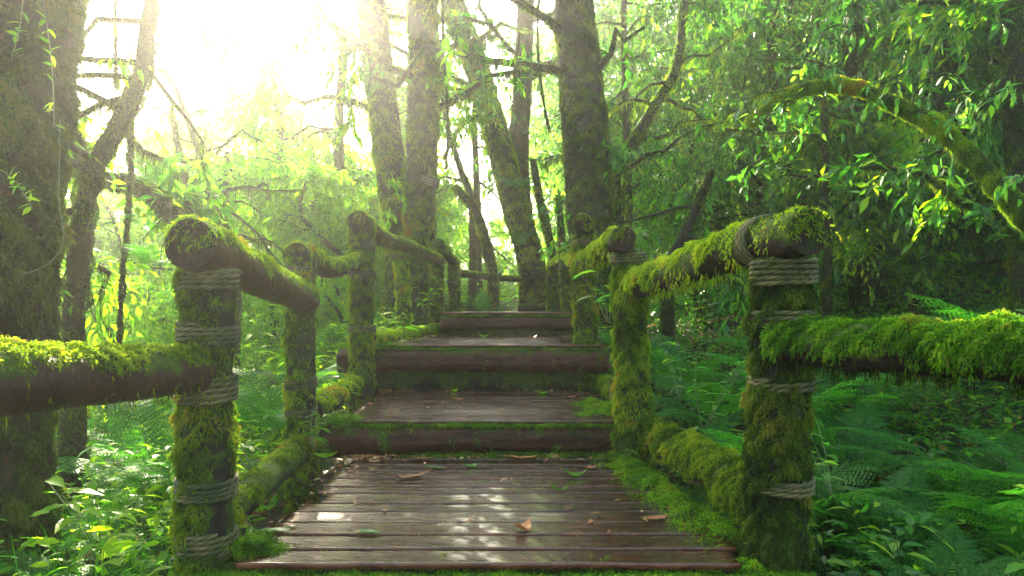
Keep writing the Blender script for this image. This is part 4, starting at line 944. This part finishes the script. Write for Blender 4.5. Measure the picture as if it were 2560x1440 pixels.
# sign board on the straight hazy trunk
sg = empty('sign_board', 'small dark wooden board with faint pale lines fixed on the straight hazy trunk', 'sign'); c = at(1075, 455, 8.3); sg.location = c; sg.rotation_euler = (0, R(11), R(8))
def box(x0, x1, y0, y1, z0, z1):
    V = np.array([(x, y, z) for z in (z0, z1) for y in (y0, y1) for x in (x0, x1)], float)
    return V, np.array([[0, 2, 3, 1], [4, 5, 7, 6], [0, 1, 5, 4], [2, 6, 7, 3], [0, 4, 6, 2], [1, 3, 7, 5]])
build('board', [box(-.12, .115, -.012, .012, -.055, .06)], M_sign, sg)
build('lettering', [box(-.03, .03, -.0155, -.0145, .02, .027), box(-.1, -.05, -.0155, -.0145, -.005, .003), box(-.035, .035, -.0155, -.0145, -.01, -.002), box(.05, .085, -.0155, -.0145, -.012, -.006), box(-.06, .04, -.0155, -.0145, -.037, -.029)], M_paint, sg)

# fallen leaves and twigs on the planks
def fallen(px, py, zt, Ln, wd, rot, mat, curl, label, tint, seed, tilt=0):
    Y = -zt*F/(py-HY); p = at(px, py, Y); rg = np.random.default_rng(seed); Ln *= 1.3; wd *= 1.35
    n = 9; u = np.linspace(0, 1, n); wv = np.sin(np.pi*u**.8)*wd*.5
    X_ = (u-.5)*Ln; zc = curl*((u-.5)**2)*4*Ln*.25
    V = np.stack([np.stack([X_, -wv, zc+.3*wv+.002*rg.normal(size=n)], -1), np.stack([X_, 0*u, zc], -1), np.stack([X_, wv, zc+.3*wv+.002*rg.normal(size=n)], -1)], 1)
    V = V.reshape(-1, 3); V2 = V.copy(); V2[:, 2] -= .0008
    i = np.arange(n-1)[:, None]*3; j = np.arange(2)[None]
    Q = np.stack([i+j, i+j+1, i+j+4, i+j+3], -1).reshape(-1, 4)
    sk = tube(np.array([(-Ln*.5-.018, 0, zc[0]*1.15+.001), (-Ln*.48, 0, zc[0])]), .0012, 4)
    o = build('fallen_leaf', [(V, Q), (V2, Q[:, ::-1]), sk], mat, None, True, [np.full(len(V)*2+len(sk[0]), tint)])
    o.location = (p[0], p[1], p[2]+.004+.0); o.rotation_euler = (tilt, 0, rot); tag(o, label, 'fallen leaf', 'leaves fallen on the steps')
t1, t2, t3 = -.754, -.584, -.254
for i, a in enumerate([
    (1060, 1150, t1, .10, .04, .1, M_dead, .3, 'orange-brown leaf near the back of the nearest tread, left of centre', .6), (1310, 1148, t1, .13, .035, .15, M_dead, .4, 'long orange leaf near the back of the nearest tread', .65),
    (1320, 1128, t1, .13, .05, -.1, M_dead, 1.6, 'large curled brown leaf against the riser log', .3), (1090, 1172, t1, .08, .03, -.3, M_leafn, .3, 'shiny blue-green leaf lying left of centre', .3),
    (1180, 1168, t1, .05, .03, .6, M_leafn, .8, 'small crumpled blue-green leaf at the centre', .4), (1440, 1192, t1, .08, .05, .1, M_leafb, 1.2, 'rounded green leaf standing between two planks', .3),
    (1030, 1195, t1, .15, .03, .5, M_dead, .5, 'long reddish strip of leaf lying aslant left of centre', .55), (1400, 1228, t1, .07, .03, -.2, M_leafb, 1.4, 'small curled green leaf right of centre', .3),
    (815, 1145, t1, .09, .06, .4, M_leafb, .8, 'yellow-green leaf at the back corner by the left kerb log', .9), (905, 1146, t1, .1, .03, -.1, M_dead, .3, 'brown leaf beside the yellow-green corner leaf', .4),
    (670, 1275, t1, .06, .035, .8, M_leafb, 1.6, 'green curled leaf by the left kerb log', .5), (640, 1290, t1, .06, .03, .1, M_dead, .6, 'orange-red leaf by the left kerb log', .5),
    (690, 1330, t1, .09, .03, .2, M_leafn, .2, 'glossy wet leaf near the front left corner', .1), (920, 1335, t1, .07, .03, -.1, M_leafn, .3, 'blue-green leaf in the gap before the front planks', .2),
    (1310, 1325, t1, .06, .04, 1.0, M_dead, 1.5, 'crumpled leaf standing on the front planks right of centre', .8), (1640, 1300, t1, .08, .03, .3, M_dead, .4, 'orange leaf near the right moss cushions', .6),
    (1600, 1205, t1, .07, .05, .9, M_leafn, .8, 'dark glossy leaf against the right kerb moss', .1), (1475, 1172, t1, .05, .03, .2, M_dead, .5, 'small reddish leaf right of the rounded green leaf', .4),
    (1137, 968+12, t2, .06, .03, 1.2, M_leafb, 1.0, 'yellow leaf upright at the back of the second tread', 1.), (1358, 985, t2, .06, .035, .3, M_leafb, 1.0, 'green leaf at the back of the second tread, right', .5),
    (880, 992, t2, .08, .03, .4, M_leafb, .8, 'green leaf by the kerb log on the second tread', .6), (1420, 995, t2, .1, .02, .1, M_dead, .5, 'brown strip leaf on the second tread, right', .4),
    (1150, 1000, t2, .05, .02, .2, M_dead, .3, 'small brown leaf at the centre of the second tread', .7),
    (1010, 852, t3, .1, .05, .3, M_dead, .6, 'pale dry leaf on the left of the third tread', 1.), (1080, 845, t3, .09, .04, .7, M_dead, .8, 'orange leaf at the back of the third tread', .6),
    (1210, 843, t3, .09, .04, -.5, M_leafb, 1.2, 'green curled leaf at the back of the third tread, centre', .6), (1330, 846, t3, .09, .04, .5, M_dead, 1.2, 'brown curled leaf at the back of the third tread, right', .4),
    (960, 848, t3, .1, .04, .2, M_dead, .7, 'reddish leaf at the left end of the third tread', .5), (1380, 855, t3, .12, .04, -.2, M_dead, .8, 'dark leaf beside the bark heap on the third tread', .1)]):
    fallen(*a, seed=i)
def stick(label, l, zt, r, seed):
    pts = []
    for (px, py, h) in l:
        Y = -(zt)*F/(py-HY); p = at(px, py, Y); p[2] += r+h; pts.append(p)
    P = spline(pts, 14)+np.random.default_rng(seed).normal(size=(14, 3))*r*.25; off = P[0].copy()
    o = build('twig', [tube(P-off, np.linspace(r, r*.5, 14), 7, r*.3, 60, seed)], M_twig, None, True); o.location = off; tag(o, label, 'twig', 'twigs lying on the steps')
stick('curved dark twig at the left end of the nearest tread', [(712, 1185, .0), (735, 1200, .01), (760, 1216, .0)], t1, .006, 1)
stick('thin twig by the back left corner of the nearest tread', [(705, 1172, 0), (760, 1165, .012), (765, 1140, .02)], t1, .0035, 2)
stick('red-brown twig near the left front of the nearest tread', [(625, 1300, 0), (660, 1296, .004), (700, 1306, 0)], t1, .005, 3)
stick('short dark twig at the right of the nearest tread', [(1600, 1272, 0), (1650, 1274, .004), (1720, 1285, 0)], t1, .004, 4)
stick('forked thin twig on the second tread at left', [(905, 985, 0), (945, 981, .02), (965, 976, .04)], t2, .003, 5)
stick('dark twig lying at the right of the second tread', [(1370, 990, 0), (1440, 988, .005), (1500, 986, 0)], t2, .005, 6)
stick('heap-like piece of bark at the right of the third tread', [(1405, 856, .0), (1450, 850, .015), (1500, 845, 0)], t3, .022, 7)

rg = np.random.default_rng(55); db = []; td_ = []
for (xa, xb, y0, z, q) in [(-.85, .6, 3.5, -.75, 260), (-.95, .5, 4.9, -.58, 160), (-1.1, .6, 6.55, -.25, 160)]:
    x = rg.uniform(xa, xb, q); x = np.where(rg.random(q) < .5, xa+np.abs(rg.normal(size=q))*.12, x); y = y0-np.abs(rg.normal(size=q))*.05
    k = rg.random(q) < .35; y = np.where(k, y0-rg.random(q)*1.2, y)
    a = rg.random(q)*6.28; P = np.stack([x, y, np.full(q, z+.006)], -1)
    V, Fc, t = leaves(P, np.stack([np.cos(a), np.sin(a), .1+.25*rg.random(q)], -1), np.array([0, 0, 1.])+rg.normal(size=(q, 3))*.4, .015+.03*rg.random(q), .006+.012*rg.random(q), rg, True, .4); db.append((V, Fc)); td_.append(t)
tag(build('leaf_debris', db, M_dead, None, False, td_), 'crumbs of dead leaf washed against the risers and tread corners', 'leaf debris', kind='stuff')

# ------------------------------------------------------------------ haze
hv = box(-62, 62, -34, 112, -12, 17)
m = bpy.data.materials.new('haze_air'); m.use_nodes = True; nt = m.node_tree; nt.nodes.remove(nt.nodes['Principled BSDF'])
pv = nt.nodes.new('ShaderNodeVolumePrincipled'); pv.inputs['Color'].default_value = (1, .97, .9, 1); pv.inputs['Density'].default_value = HAZE; pv.inputs['Anisotropy'].default_value = HAZE_G
nt.links.new(pv.outputs[0], nt.nodes['Material Output'].inputs['Volume'])
hz = build('haze', [hv], m, None); tag(hz, 'bright morning haze hanging in the forest air', 'haze', kind='stuff')
